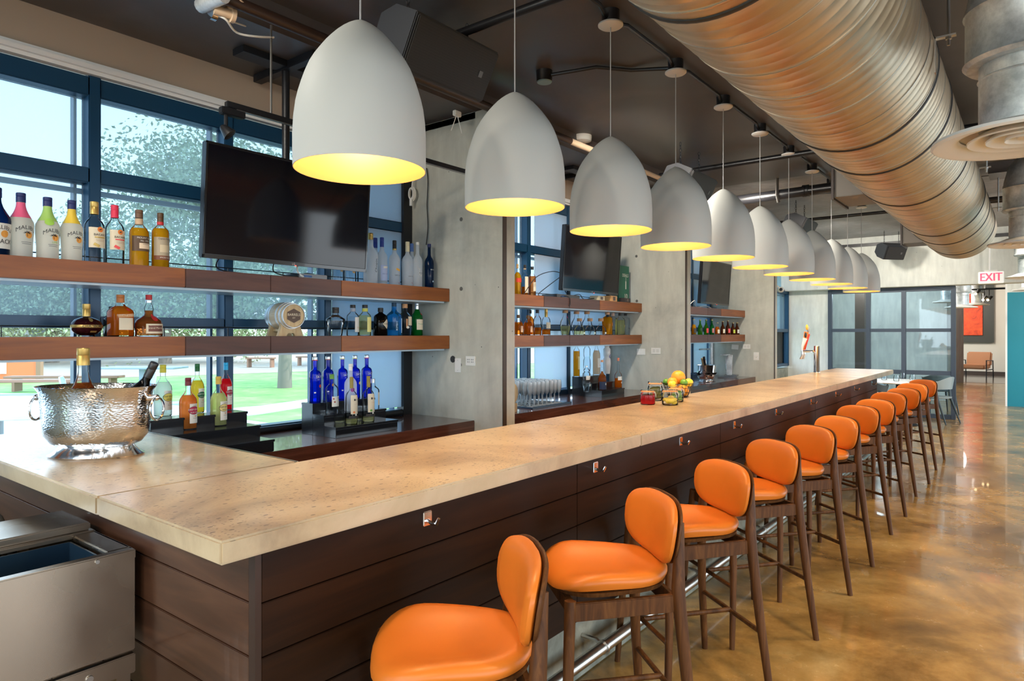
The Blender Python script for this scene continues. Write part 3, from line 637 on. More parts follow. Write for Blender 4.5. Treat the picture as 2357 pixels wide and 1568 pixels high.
def bottle(label, H, R, prof, gmat, loc, liquid=None, cap=None, marks=(), ex=1.0, dy=1.0, rz=0, group=None, M4=None, name='bottle'):
    pr = PR[prof]; t = thing(name, label, 'bottle', loc, rz, group)
    if M4: t.matrix_world = Matrix.Translation(loc) @ M4
    top = cap[0] if cap else 1
    P = [(r * R, z * H) for z, r in pr if z < top] + [(interp(pr, top) * R, top * H)]
    g = MB().lathe(P, 28, ex=ex, dy=dy)
    if not cap: g.lathe([(pr[-1][1] * R * 1.15, H * .965), (pr[-1][1] * R * 1.15, H)], 20)
    part('glass', g, M[gmat], t, smooth=50)
    if liquid:
        lv = liquid[1]; L = [(max(r * R - .0025, .002), max(z * H, .006)) for z, r in pr if z < lv] + [(interp(pr, lv) * R - .0025, lv * H)]
        part('liquid', MB().lathe(L, 24, ex=ex, dy=dy), M[liquid[0]], t, smooth=50)
    if cap:
        c0, cm, rf = cap[0], cap[1], cap[2] if len(cap) > 2 else 1.12
        r = interp(pr, .97) * R * rf; hc = H * (1 - c0)
        part('cap', MB().lathe([(r, c0 * H), (r, c0 * H + hc * .55), (r * .94, c0 * H + hc * .58), (r, c0 * H + hc * .62), (r, H * .992), (r * .9, H)], 20), cm, t, smooth=35)
        if len(cap) > 3: part('collar', MB().lathe([(r * 1.03, c0 * H - .004), (r * 1.03, c0 * H + hc * cap[4])], 20), cap[3], t, smooth=35)
    def sf(a, z, off):
        r = interp(pr, max(min(z / H, 1), 0)) * R + off; ca, sa = cos(a), sin(a)
        if ex != 1: ca = math.copysign(abs(ca) ** ex, ca); sa = math.copysign(abs(sa) ** ex, sa)
        return (r * ca * dy, r * sa, z)
    lab = None; off = .0012
    for mk in marks:
        k = mk[0]
        if k == 'band':
            _, za, zc, h, mm = mk[:5]; a0 = radians(mk[5]) if len(mk) > 5 else 0; h = radians(h); g = MB(); n = 14; m_ = 6
            vs = [sf(a0 - h + 2 * h * i / n, (za + (zc - za) * j / m_) * H, off) for j in range(m_ + 1) for i in range(n + 1)]
            g.add(vs, [(j * (n + 1) + i, j * (n + 1) + i + 1, (j + 1) * (n + 1) + i + 1, (j + 1) * (n + 1) + i) for j in range(m_) for i in range(n)])
            pm = mesh('paper_label', g, mm, smooth=True); o = bpy.data.objects.new('paper_label', pm); S.collection.objects.link(o)
            if lab is None: lab = o; o.parent = t
            else: o.parent = lab; o.name = 'label_band'
        else:
            if k == 'text': _, s, zc, size, mm = mk[:5]; g = text(s, size * R, mk[6] if len(mk) > 6 else 1, .004); nm = 'lettering'
            elif k == 'vtext': _, s, zc, size, mm = mk[:5]; g = text(s, size * R, 1, .004).map(lambda x, y, z: (-y, x, z)); nm = 'lettering'
            elif k == 'arc': _, s, zc, size, mm = mk[:5]; g = text(s, size * R, 1, .006).map(lambda x, y, z: (x, y - x * x / R * .45, z)); nm = 'lettering'
            elif k == 'disc': _, rr, zc, size, mm = mk[:5]; g = densify(disc(rr * R, 22, size), .35 * R); nm = 'emblem'
            elif k == 'palm': _, rr, zc, size, mm = mk[:5]; g = palm(rr * R); nm = 'palm_emblem'
            elif k == 'rect': _, wh, zc, size, mm = mk[:5]; g = densify(rect(wh[0] * R, wh[1] * R).map(lambda x, y, z: (x * cos(size) - y * sin(size), x * sin(size) + y * cos(size), z)), .3 * R); nm = 'label_print'
            a0 = radians(mk[5]) if len(mk) > 5 else 0
            g.map(lambda x, y, z: sf(a0 + x / R, zc * H + y, off)); 
            o = bpy.data.objects.new(nm, mesh(nm, g, mm)); S.collection.objects.link(o); o.parent = lab or t
        off += .0006
    return t
def bot(label, px, top, w, X, zb, prof, gmat, **k):
    p = onX(px, top, X); d = dep(p); R = w * d / F / 2 * k.pop('wf', 1); H = k.pop('H', None) or p.z - zb
    return bottle(label, H, R, prof, gmat, (X, p.y, zb + .0005), **k)
BX1 = -3.80; G1 = 'bottles on the upper shelf of the near bay'
DKRED = flat((.10, .01, .03)); DKBLUE = flat((.01, .02, .12)); OR = flat((.85, .22, .03)); SUN = flat((.85, .36, .05)); SILVER = flat((.6, .62, .64), .25, .8)
def malibu(label, px, top, w, tint, extra=(), word='MALIBU'):
    cream = glass('white painted bottle ' + label[:6], (.9, .9, .85), .2, .06, frost=.92, frostcol=(.97, .92, .80))
    M['tmp' + str(px)] = cream
    t = bot(label, px, top, w, BX1, 1.922, 'malibu', 'tmp' + str(px), cap=(.86, DKBLUE, 1.15), group=G1, marks=[('arc', word, .47, .50, INK, 10), ('disc', .30, .36, 1, SUN, 22), ('palm', .34, .385, 1, INK, 12), ('rect', (.9, .03), .25, 0, INK, 12), ('rect', (.8, .03), .225, 0, INK, 12)] + list(extra))
    H = onX(px, top, BX1).z - 1.922; R = w * dep(onX(px, top, BX1)) / F / 2; pr = PR['malibu']
    part('neck_tint', MB().lathe([(interp(pr, z) * R + .001, z * H) for z in (.62, .66, .70, .75, .80, .855)], 26, cap=False), tint, t, smooth=True); return t
bot('dark blue bottle with amber base and cream label, cut by the left edge', -9, 432, 58, BX1, 1.922, 'malibu', 'g_dkblue', liquid=('l_amber', .2), cap=(.86, DKBLUE, 1.15), group=G1, marks=[('band', .12, .48, 65, PAPER), ('arc', 'MALIBU', .42, .46, INK, 10), ('disc', .28, .33, 1, SUN, 20), ('text', 'BLACK', .22, .5, INK, 14)])
malibu('white coconut rum bottle with pink neck, first on the upper shelf', 48, 445, 51, flat((.85, .12, .25)))
malibu('white coconut rum bottle with green neck and a lime picture', 109.5, 455, 49, flat((.38, .62, .14)), [('disc', .34, .60, 1.2, flat((.35, .62, .08)), -8), ('text', 'LIME', .285, .26, flat((.35, .62, .08)), 18)])
malibu('white coconut rum bottle with yellow neck', 165, 462, 46, flat((.80, .55, .05)))
LB = lambda c, extra=(): [('band', .26, .58, 62, CREAM, 12), ('disc', .30, .55, 1, OR, 14), ('rect', (.26, .10), .55, .3, INK, 14), ('text', 'BACARDI', .465, .34, INK, 18), ('rect', (1.1, .13), .425, 0, c, 14), ('rect', (.9, .03), .385, 0, flat((.45, .3, .2)), 14), ('rect', (.8, .03), .365, 0, flat((.45, .3, .2)), 14), ('rect', (.55, .30), .30, -.5, c, -8)]
bot('clear rum bottle with gold cap and cream label', 217, 465, 42, BX1, 1.922, 'rum', 'g_clear', liquid=('l_water', .5), cap=(.80, GOLD, 1.22), marks=LB(GOLD), group=G1)
bot('clear rum bottle with red cap and cream label', 264, 473, 39, BX1, 1.922, 'rum', 'g_clear', liquid=('l_water', .5), cap=(.79, flat((.75, .03, .08)), 1.18), marks=LB(flat((.8, .08, .08))), group=G1)
bot('golden rum bottle with brown and pink label', 320, 484, 41, BX1, 1.922, 'rum', 'g_clear', liquid=('l_gold', .68), cap=(.86, flat((.16, .08, .04)), 1.15, flat((.62, .42, .25)), -.8), group=G1,
    marks=[('band', .28, .54, 75, flat((.10, .05, .02)), 10), ('rect', (1.3, .62), .37, 0, flat((.80, .62, .42)), 16), ('text', 'MOUNT GAY', .505, .28, PAPER, 14), ('text', 'No. 1703', .455, .24, PAPER, 12), ('rect', (.8, .03), .40, 0, INK, 20)])
bot('golden spiced rum bottle with red neck band at the right of its row', 369, 491, 37, BX1, 1.922, 'octa', 'g_clear', liquid=('l_gold', .72), cap=(.80, flat((.10, .05, .02)), 1.1, RED, .2), group=G1,
    marks=[('band', .16, .56, 75, flat((.45, .36, .24)), 8), ('rect', (1.2, .9), .36, 0, flat((.66, .55, .36)), 8), ('band', .16, .235, 75, flat((.20, .06, .02)), 8), ('text', 'Captain Morgan', .53, .25, INK, 10), ('text', 'SPICED RUM', .20, .22, PAPER, 8)])
# bottles half hidden by the first television, then the vodkas
for px, h, lb in ((778, .26, 'left'), (806, .25, 'middle'), (836, .26, 'right')):
    bot('clear bottle mostly hidden behind the big screen, %s of three' % lb, px, 560, 27, -3.86, 1.922, 'rum', 'g_sky' if 0 else 'g_thin', H=h, liquid=('l_water', .5), cap=(.86, SILVER), group=G1, marks=[('disc', .3, .35, 1, flat((.8, .5, .2)), 0)])
fr_txt = lambda s, c=INK: [('text', s, .24, .30, c, 12)]
bot('tall frosted bottle with vertical black script beside the big screen', 853, 537, 34, -3.74, 1.922, 'goose', 'frosted', cap=(.87, GOLD, 1.1), group=G1, marks=[('vtext', 'Chopin', .36, .62, INK, 12)])
bot('frosted bottle with blue cap, the rear one behind its twin', 864, 548, 26, -3.88, 1.922, 'goose', 'frosted', cap=(.79, flat((.02, .05, .30)), 1.15), group=G1)
bot('frosted bottle with blue cap and pale picture label, in front of its twin', 879, 547, 26, BX1, 1.922, 'goose', 'frosted', cap=(.80, flat((.02, .05, .30)), 1.15), group=G1, marks=[('band', .1, .42, 60, flat((.45, .52, .75)), 8), ('rect', (1.1, .35), .38, .1, PAPER, 8), ('text', 'GREY GOOSE', .24, .26, flat((.1, .15, .4)), 8)])
bot('frosted bottle with black and gold cap and orange picture', 908, 554, 26, BX1, 1.922, 'goose', 'frosted', cap=(.80, INK, 1.15, GOLD, .1), group=G1, marks=[('rect', (1.0, .35), .36, -.3, flat((.9, .45, .05)), 5), ('text', 'GREY GOOSE', .24, .26, INK, 8), ('rect', (.6, .05), .08, 0, RED, 14)])
bot('frosted bottle with cream cap and small grey lettering', 938, 557, 26, BX1, 1.922, 'goose', 'frosted', cap=(.78, flat((.75, .68, .45)), 1.2), group=G1, marks=[('text', 'GREY GOOSE', .24, .26, INK, 12), ('rect', (.5, .05), .10, 0, RED, 14)])
bot('frosted bottle with blue sliver cap behind the cream capped bottle', 948, 561, 24, -3.9, 1.922, 'goose', 'frosted', cap=(.82, flat((.1, .2, .5)), 1.1), group=G1)
bot('frosted bottle with white cap and bare tree drawing', 961, 558, 23, -3.76, 1.922, 'goose', 'frosted', cap=(.94, M['white_plastic'], 1.1), group=G1, marks=[('rect', (.08, .9), .32, 0, PAPER, -20), ('rect', (.06, .5), .40, .6, PAPER, -22), ('rect', (.06, .5), .40, -.6, PAPER, -16), ('text', 'BELVEDERE', .32, .24, INK, 10), ('rect', (.3, .22), .26, 0, PAPER, 0)])
bot('dark blue bottle at the right end of the upper near shelf', 988, 562, 22, -3.76, 1.922, 'goose', 'g_dkblue', cap=(.93, DKBLUE, 1.2), group=G1, marks=[('text', 'BELVEDERE', .42, .28, PAPER, 12), ('rect', (.5, .3), .16, 0, flat((.3, .45, .6)), 10)])
# lower shelf, near bay
G2 = 'bottles on the lower shelf of the near bay'; ZL = 1.554
bot('round dark liqueur bottle with gold band and gold cap', 199, 700, 64, BX1, ZL, 'orb', 'g_thin', liquid=('l_dark', .56), cap=(.62, GOLD, 1.1), group=G2, marks=[('band', .27, .36, 170, GOLD), ('text', 'CHAMBORD', .315, .26, INK, 8), ('disc', .16, .52, 1, GOLD, 0), ('rect', (.5, .12), .15, 0, GOLD, 10)])
bot('black bottle with silver script, behind the square orange liqueur bottle', 256, 706, 30, -3.90, ZL, 'square', 'g_dark', liquid=('l_dark', .6), cap=(.8, INK, 1.1), ex=.7, group=G2, marks=[('vtext', 'Citronge', .35, .45, SILVER, -25)])
bot('square amber liqueur bottle with orange cap and cream label', 277, 679, 45, BX1, ZL, 'square', 'g_clear', liquid=('l_amber', .73), cap=(.81, flat((.55, .18, .04)), 1.15), ex=.55, wf=1.1, group=G2, marks=[('rect', (.85, 1.1), .30, 0, CREAM, 8), ('rect', (1.0, .30), .50, .12, flat((.62, .3, .12)), 8), ('text', 'COINTREAU', .505, .22, CREAM, 8), ('disc', .1, .64, 1, RED, 8)])
bot('bell shaped red liqueur bottle with long neck and red cap', 342.5, 679, 58, BX1, ZL, 'marnier', 'g_clear', liquid=('l_cognac', .62), cap=(.88, RED, 1.25, SILVER, -.6), group=G2, marks=[('band', .07, .30, 42, CREAM, 8), ('rect', (1.15, .48), .19, 0, flat((.16, .05, .03)), 8), ('text', 'Grand Marnier', .20, .22, CREAM, 8), ('disc', .28, .45, 1, RED, 8)])
bot('squat clear faceted decanter bottle with black stopper', 772, 708, 44, BX1, ZL, 'decanter', 'g_thin', liquid=('l_water', .28), cap=(.80, INK, 1.35), group=G2)
bot('clear bottle with tall grey label and grey neck, left of the yellow one', 812, 702, 28, BX1, ZL, 'gin', 'g_clear', liquid=('l_water', .62), cap=(.90, INK, 1.2, flat((.35, .38, .45)), -1.2), group=G2, marks=[('band', .12, .60, 40, flat((.72, .70, .64)), 22), ('text', '16', .26, .5, GOLD, 15), ('rect', (.07, 1.1), .38, 0, flat((.45, .43, .4)), 42)])
bot('pale yellow bottle with tall yellow label', 840, 702, 28, BX1, ZL, 'gin', 'g_clear', liquid=('l_pale', .66), cap=(.90, INK, 1.2, flat((.7, .65, .1)), -1.2), group=G2, marks=[('band', .12, .60, 40, flat((.80, .74, .25)), 22), ('rect', (.07, 1.1), .38, 0, flat((.45, .43, .15)), 42)])
bot('squat dark apothecary bottle with diamond shaped cream label', 876, 709, 31, BX1, ZL, 'flatgin', 'g_dark', cap=(.85, INK, 1.2), group=G2, marks=[('rect', (1.05, 1.05), .42, pi / 4, CREAM, 20), ('text', "HENDRICK'S", .42, .24, INK, 20)])
bot('square sky blue gin bottle with black cap', 907, 697, 31, BX1, ZL, 'square', 'g_sky', cap=(.88, flat((.01, .05, .1)), 1.2), ex=.6, group=G2, marks=[('band', .08, .52, 22, flat((.45, .62, .75)), 40), ('disc', .16, .45, .8, INK, 40), ('vtext', 'BOMBAY', .3, .36, flat((.6, .8, .95)), -10)])
bot('clear bottle with copper label and orange cap', 932, 700, 28, BX1, ZL, 'square', 'g_clear', liquid=('l_water', .6), cap=(.87, flat((.7, .35, .15)), 1.5), ex=.75, group=G2, marks=[('band', .32, .60, 26, CREAM, 20), ('rect', (.3, 1.5), .38, 0, flat((.55, .25, .1)), -20), ('disc', .22, .26, 1, PAPER, -12)])
bot('green gin bottle with red seal and silver cap', 960, 699, 26, BX1, ZL, 'tank', 'g_green', cap=(.82, SILVER, 1.05), group=G2, marks=[('band', .18, .50, 55, CREAM, 8), ('text', 'Tanqueray', .36, .34, flat((.05, .25, .1)), 10), ('disc', .2, .67, 1, flat((.35, .02, .04)), 14)])
# oak barrel on the lower shelf
bp = onX(655, 735, -3.80); t = thing('oak_barrel', 'small pale oak barrel with metal hoops on a wooden cradle', 'barrel', (-3.80, bp.y, ZL), radians(84))
BR = .088; BLn = .115
prf = [(BR * (1 - .16 * (k / 6) ** 2), k / 6 * BLn) for k in range(-6, 7)]; RM = Matrix.Translation((0, 0, .128)) @ Matrix.Rotation(pi / 2, 4, 'X')
RM = Matrix.Translation((0, 0, .128)) @ Matrix.Rotation(-pi / 2, 4, 'X')
part('staves', MB().lathe(prf, 28).xf(RM), M['barrel_wood'], t, smooth=60)
for k in (-.98, -.72, -.42, .42, .72, .98):
    q = k * BLn; r = BR * (1 - .16 * k * k) + .0025
    part('hoop', MB().lathe([(r - .004, q - .009), (r, q - .009), (r, q + .009), (r - .004, q + .009)], 28, cap=False).xf(RM), M['galv'], t, smooth=60)
for s in (-1, 1):
    part('head', MB().lathe([(BR * .80, s * (BLn + .002)), (BR * .80, s * (BLn + .004))], 24).xf(RM), M['pale_wood'], t)
hexa = [(.045 * cos(pi / 3 * k + pi / 6) * 1.15, .045 * sin(pi / 3 * k + pi / 6)) for k in range(6)]
em = MB().add([(x, y, 0) for x, y in hexa], [tuple(range(6))]).xf(Matrix.Translation((0, -BLn - .006, .128)) @ Matrix.Rotation(pi / 2, 4, 'X'))
def onhead(g, dz): return g.xf(Matrix.Translation((0, -BLn - .007, .128 + dz)) @ Matrix.Rotation(pi / 2, 4, 'X'))
e = part('emblem', em, flat((.09, .05, .03)), t); part('lettering', onhead(text('BARRELS', .022, 1, .01), .006), CREAM, e); part('lettering', onhead(text('EST', .012, 1, .01), -.014), CREAM, e)
for s in (-1, 1):
    q = [(-.085, 0), (-.03, 0), (-.02, .018), (.02, .018), (.03, 0), (.085, 0), (.065, .06), (.07, .085), (0, .05), (-.07, .085), (-.065, .06)]
    part('cradle_foot', MB().prism(q, 'y', s * .07 - .014, s * .07 + .014), M['pale_wood'], t)
part('cradle_rail', MB().box(-.05, -.03, -.07, .07, .03, .045).box(.03, .05, -.07, .07, .03, .045), M['pale_wood'], t)

# stepped risers and their bottles
def riser(label, X, y0, y1, n=3, h=.068, d=.115, z=.911, xb=None):
    t = thing('bottle_riser', label, 'display stand', (X, (y0 + y1) / 2, z), group='black stepped bottle risers')
    mb = MB(); side = MB()
    for k in range(n):
        xa = X - d * k; mb.box(xa - d - (.002 if k == n - 1 else 0), xa, y0 + .004, y1 - .004, z, z + h * (k + 1) - .014); mb.box(xa - d, xa + .004, y0, y1, z + h * (k + 1) - .014, z + h * (k + 1))
    part('steps', mb, M['step_black'], t, bev=.002, world=True); return t
riser('black three-step bottle riser behind the bar top by the ice bucket', -3.36, 1.60, 2.15, d=.138)
G3 = 'flavoured vodka bottles on the near riser'
def riser_bot(label, px, base, w, z, top, **k):
    p = onZ(px, base, z); d = dep(p); R = w * d / F / 2; H = (base - top) / F * d
    return p, d, R, H
def eddy(label, px, top, w, X, z, lq, cap, mc, word, r=0):
    bot(label, px, top, w, X, z, 'eddy', 'g_clear', liquid=(lq, .66), cap=(.845, cap, 1.2), group=G3, marks=[('band', .12, .50, 34, PAPER, 18), ('disc', .50, .37, 1.35, INK, 14), ('disc', .46, .37, 1.36, mc, 14), ('text', 'DEEP EDDY', .385, .27, INK if sum(nodes(mc)[2].inputs['Base Color'].default_value[:3]) > .7 else PAPER, 14), ('text', word, .33, .2, INK if sum(nodes(mc)[2].inputs['Base Color'].default_value[:3]) > .7 else PAPER, 14), ('text', 'Vodka', .47, .16, INK, 18), ('rect', (.5, .03), .22, 0, INK, 18), ('disc', .08, .26, 1, flat((.7, .3, .1)), 18)])
ya = flat((.75, .62, .05))
eddy('cloudy lemon vodka bottle with yellow cap', 375, 840, 38, -3.80, .911 + .204, 'l_lemon', ya, flat((.72, .66, .12)), 'LEMON')
eddy('mango yellow vodka bottle with green cap', 454, 838, 30, -3.80, 1.115, 'l_mango', flat((.02, .16, .04)), flat((.01, .14, .07)), 'MANGO')
eddy('red vodka bottle with bright blue cap', 520, 835, 27, -3.80, 1.115, 'l_red', flat((.02, .45, .80)), flat((.35, .01, .04)), 'CRANBERRY')
eddy('orange coloured vodka bottle with maroon cap', 433, 870, 38, -3.66, .911 + .136, 'l_orange', flat((.16, .01, .02)), flat((.45, .01, .06)), 'RUBY RED')
eddy('pale yellow vodka bottle with gold cap', 503, 867, 36, -3.66, 1.047, 'l_pear', flat((.62, .40, .06)), flat((.80, .62, .22)), 'PEACH')
riser('black three-step bottle riser with blue bottles in the near bay', -3.46, 2.64, 3.165, d=.12)
G4 = 'bottles on the second near riser'
for i, (px, tp, w, cm, lb) in enumerate(((725, 822, 27, RED, 'cobalt blue bottle with a red raspberry picture, leftmost of the blue row'), (755, 820, 25, flat((.75, .3, .2)), 'cobalt blue bottle with pink banded cap, second in the blue row'), (788, 819, 24, flat((.85, .7, .2)), 'cobalt blue bottle with an orange picture, middle of the blue row'), (817, 818, 24, flat((.8, .75, .2)), 'cobalt blue bottle with yellow banded cap, behind the white bottle'), (844, 817, 24, flat((.8, .1, .2)), 'cobalt blue bottle with a strawberry picture, rightmost of the blue row'))):
    bot(lb, px, tp, w, -3.76, 1.115, 'skyy', 'g_blue', liquid=None, cap=(.93, SILVER, 1.25, cm, .1), group=G4, marks=[('text', 'SKYY', .56, .62, PAPER, 16), ('rect', (.45, .04), .50, 0, PAPER, 0), ('disc', .28, .36 if i != 4 else .58, 1, (RED, flat((.7, .3, .05)), OR, flat((.8, .5, .1)), RED)[i], 20 if i != 4 else 48), ('rect', (.3, .22), .22, 0, PAPER, -35)])
bot('clear bottle with fig drawing label and green cork', 764, 862, 30, -3.64, 1.047, 'rum', 'g_clear', liquid=('l_water', .5), cap=(.88, flat((.12, .3, .04)), 1.0), group=G4, marks=[('band', .18, .44, 55, PAPER, 18), ('disc', .14, .30, 1, flat((.35, .06, .03)), -12), ('disc', .12, .38, 1, flat((.3, .05, .03)), -22), ('rect', (.5, .03), .40, 0, INK, 24)])
bot('tall white frosted bottle with purple picture between the blue bottles', 807, 838, 28, -3.64, 1.047, 'ketel', 'frosted', cap=(.86, M['white_plastic'], 1.1), group=G4, marks=[('disc', .35, .46, 1, flat((.35, .05, .25)), -20)])
bot('clear bottle with tall cream label behind the lime bottle', 858, 872, 30, -3.64, 1.047, 'rum', 'g_clear', liquid=('l_water', .3), cap=(.86, SILVER, 1), group=G4, marks=[('band', .12, .55, 30, CREAM, 40)])
KL = lambda c: [('band', .22, .62, 55, CREAM, 10), ('rect', (.28, .34), .52, 0, INK, -6), ('text', 'Ketel One', .52, .26, INK, 22), ('rect', (.9, .03), .43, 0, flat((.6, .3, .2)), 12), ('disc', .20, .26, 1, c, -14), ('rect', (.3, .3), .20, 0, PAPER, 5), ('band', .13, .185, 70, INK, 10)]
bot('clear botanical vodka bottle with peach picture on the front step', 809, 868, 27, -3.52, .979, 'ketel', 'g_clear', liquid=('l_pale', .12), cap=(.76, flat((.30, .22, .03)), 1.05), marks=KL(flat((.8, .25, .08))), group=G4)
bot('clear botanical vodka bottle with green leaf picture on the front step', 848, 866, 27, -3.52, .979, 'ketel', 'g_clear', liquid=('l_pale', .12), cap=(.76, flat((.30, .22, .03)), 1.05), marks=KL(flat((.15, .35, .06))), group=G4)
# middle bay, upper shelf
G5 = 'whisky bottles on the upper shelf of the middle bay'
bot('golden whisky bottle with slanted red label next to the pier', 1191, 608, 16, BX1, 1.922, 'square', 'g_clear', liquid=('l_gold', .74), cap=(.86, flat((.5, .3, .12)), 1.1), ex=.7, group=G5, marks=[('band', .42, .55, 80, flat((.7, .05, .02)), 0)])
bot('pale whisky bottle with arched cream label, middle of three', 1208, 610, 16, BX1, 1.922, 'rum', 'g_clear', liquid=('l_amber', .3), cap=(.90, INK, 1.2, flat((.55, .35, .2)), -.5), group=G5, marks=[('band', .1, .62, 60, CREAM, 10)])
bot('amber whiskey bottle with black cap and oval cream label', 1225, 614, 17, BX1, 1.922, 'gin', 'g_clear', liquid=('l_cognac', .68), cap=(.90, INK, 1.2), group=G5, marks=[('band', .18, .48, 50, CREAM, 15)])
G6 = 'bottles on the lower shelf of the middle bay'
def b6(label, px, top, w, prof, g, dx=0, **k): bot(label, px, top, w, BX1 + dx, ZL, prof, g, group=G6, **k)
b6('squat amber whisky bottle with arched label, beside the pier', 1193, 725, 22, 'jug', 'g_clear', liquid=('l_amber', .64), cap=(.84, flat((.25, .12, .04)), 1.1), marks=[('band', .15, .45, 35, flat((.8, .5, .3)), 15)])
b6('squat amber whisky bottle with arched label, second from the pier', 1215, 726, 22, 'jug', 'g_clear', liquid=('l_amber', .64), cap=(.84, flat((.25, .12, .04)), 1.1), marks=[('band', .15, .45, 35, flat((.8, .5, .3)), 15)])
b6('amber bottle with black cap behind the squat whisky bottles', 1221, 714, 15, 'rum', 'g_clear', -.1, liquid=('l_amber', .75), cap=(.86, INK, 1.1))
b6('clear cut glass bottle a third full of amber', 1237, 713, 18, 'gin', 'g_thin', liquid=('l_amber', .3), cap=(.86, INK, 1.2))
b6('rounded bottle with gold neck and cream label over amber spirit', 1257, 711, 20, 'jug', 'g_clear', liquid=('l_amber', .22), cap=(.68, GOLD, 1.1), marks=[('band', .25, .48, 60, CREAM, 8)])
cork = flat((.55, .30, .15)); ck = lambda r=1.5: (.88, cork, r)
for px, nc, lb in ((1301, flat((.45, .03, .15)), 'clear tall tequila bottle with magenta neck tag and wooden stopper'), (1327, flat((.35, .6, .15)), 'clear tall tequila bottle with green neck tag and wooden stopper'), (1351, flat((.6, .6, .1)), 'clear tall tequila bottle with yellow neck tag and wooden stopper')):
    b6(lb, px, 714 if px < 1310 else 717, 24, 'don', 'g_clear', -.03 if px > 1310 else 0, liquid=('l_pale' if px < 1310 else 'l_water', .36), cap=ck(), marks=[('rect', (.35, .4), .72, 0, nc, 0)])
for px, lb in ((1334, 'left'), (1358, 'middle'), (1383, 'right')):
    b6('squat clear tequila bottle with round wooden stopper, %s of three' % lb, px, 733, 26, 'patron', 'g_clear', .06, liquid=('l_pale' if px < 1340 else 'l_water', .24 if px < 1340 else .3), cap=(.82, cork, 1.8), marks=[('rect', (.5, .3), .12, 0, flat((.7, .75, .6)), 0)])
b6('square golden tequila bottle with orange label', 1398, 717, 21, 'flatgin', 'g_clear', .02, liquid=('l_gold', .76), cap=(.86, flat((.6, .35, .2)), 1.5), ex=.6, marks=[('rect', (.6, .8), .45, 0, OR, 25)])
b6('clear bottle with copper stopper left of the pale golden bottle', 1411, 720, 18, 'flatgin', 'g_clear', -.03, liquid=('l_water', .7), cap=(.85, flat((.6, .4, .3)), 1.3), ex=.7)
b6('clear square bottle holding pale gold spirit', 1427, 720, 20, 'flatgin', 'g_clear', .02, liquid=('l_pale', .66), cap=(.86, INK, 1.1), ex=.6, marks=[('rect', (.5, .5), .4, 0, flat((.35, .3, .1)), 20)])
b6('clear square bottle with small dark plaque, last in the row', 1440, 720, 18, 'flatgin', 'g_clear', -.02, liquid=('l_water', .66), cap=(.86, INK, 1.1), ex=.6, marks=[('rect', (.6, .3), .3, 0, flat((.2, .2, .2)), 15)])
# middle bay riser
riser('black three-step bottle riser in the middle bay', -3.52, 6.02, 6.51, d=.12)
G7 = 'bottles on the middle bay riser'
def b7(label, px, top, w, step, prof, g, **k): bot(label, px, top, w, -3.52 - .06 - .12 * step, .911 + .068 * (step + 1), prof, g, group=G7, **k)
b7('slim golden bottle at the left end of the top step', 1327, 783, 15, 2, 'slim', 'g_clear', liquid=('l_gold', .7), cap=(.9, INK, 1.1), marks=[('band', .2, .55, 40, flat((.7, .6, .25)), 10)])
b7('tall wavy clear bottle with green agave figure on the top step', 1351, 778, 17, 2, 'ladder', 'g_clear', liquid=('l_water', .5), cap=(.93, flat((.5, .4, .2)), 1.2), marks=[('rect', (.3, .7), .5, 0, flat((.05, .3, .1)), 5)])
b7('peach coloured bottle with pink cap on the top step', 1373, 778, 17, 2, 'eddy', 'g_clear', liquid=('l_peach', .66), cap=(.8, flat((.8, .25, .2)), 1.1), marks=[('band', .2, .45, 50, PAPER, 10), ('rect', (.5, .2), .26, 0, flat((.8, .2, .1)), 10)])
M['ceramic'] = mat('white ceramic', (.75, .72, .68), .2)
b7('white ceramic bottle painted with blue swirls on the top step', 1397, 780, 18, 2, 'ladder', 'ceramic', cap=(.92, flat((.02, .15, .05)), 1.2), marks=[('disc', .45, .5, 1, flat((.02, .04, .35)), 10), ('disc', .3, .5, 1, M['ceramic'], 14), ('rect', (.5, .2), .8, 0, flat((.02, .04, .35)), 10)])
b7('pale green tinted bottle with white label on the front step', 1350, 842, 19, 0, 'ladder', 'g_thin', liquid=('l_water', .6), marks=[('band', .46, .62, 70, PAPER, 5), ('text', 'TE', .54, .5, INK, 5), ('rect', (.4, .5), .26, 0, PAPER, 0)], cap=(.94, SILVER, 1))
b7('dark amber bottle with slim neck on the front step', 1386, 829, 19, 0, 'long', 'g_clear', liquid=('l_cognac', .62), cap=(.93, flat((.6, .3, .15)), 1.3), marks=[('band', .02, .28, 100, flat((.01, .02, .06)), 0), ('rect', (.4, .5), .2, 0, PAPER, 0)])
b7('amber tequila bottle with clear shoulders and red stopper, right end of the front step', 1423, 824, 17, 0, 'long', 'g_clear', liquid=('l_amber', .32), cap=(.90, flat((.6, .2, .12)), 1.2), marks=[('band', .26, .38, 70, PAPER, 5), ('text', 'TE', .33, .5, INK, 5), ('rect', (.35, .4), .18, 0, PAPER, 0)])
# far bay beers
beers = ((1597, 735, 'g_clear', 'l_gold', INK, 'golden beer bottle with dark label partly behind the pier'), (1611.5, 736, 'g_ltgreen', None, None, 'bright green beer bottle, leftmost of the three green ones'), (1625.5, 736, 'g_ltgreen', None, RED, 'green beer bottle with red and white oval label'), (1638.5, 736, 'g_green', None, flat((.5, .15, .15)), 'darker green beer bottle, rightmost of the green ones'), (1651, 743, 'g_clear', 'l_amber', CREAM, 'amber beer bottle with cream label and gold neck'), (1663.5, 740, 'g_brown', None, CREAM, 'brown beer bottle with cream label and dark purple neck'), (1675.5, 738, 'g_brown', None, flat((.75, .08, .08)), 'brown beer bottle with bright red label'), (1687, 743, 'g_brown', None, flat((.6, .65, .05)), 'brown beer bottle with yellow green label'), (1696.5, 743, 'g_brown', None, PAPER, 'brown beer bottle with white label and dark stripes, last in the row'))
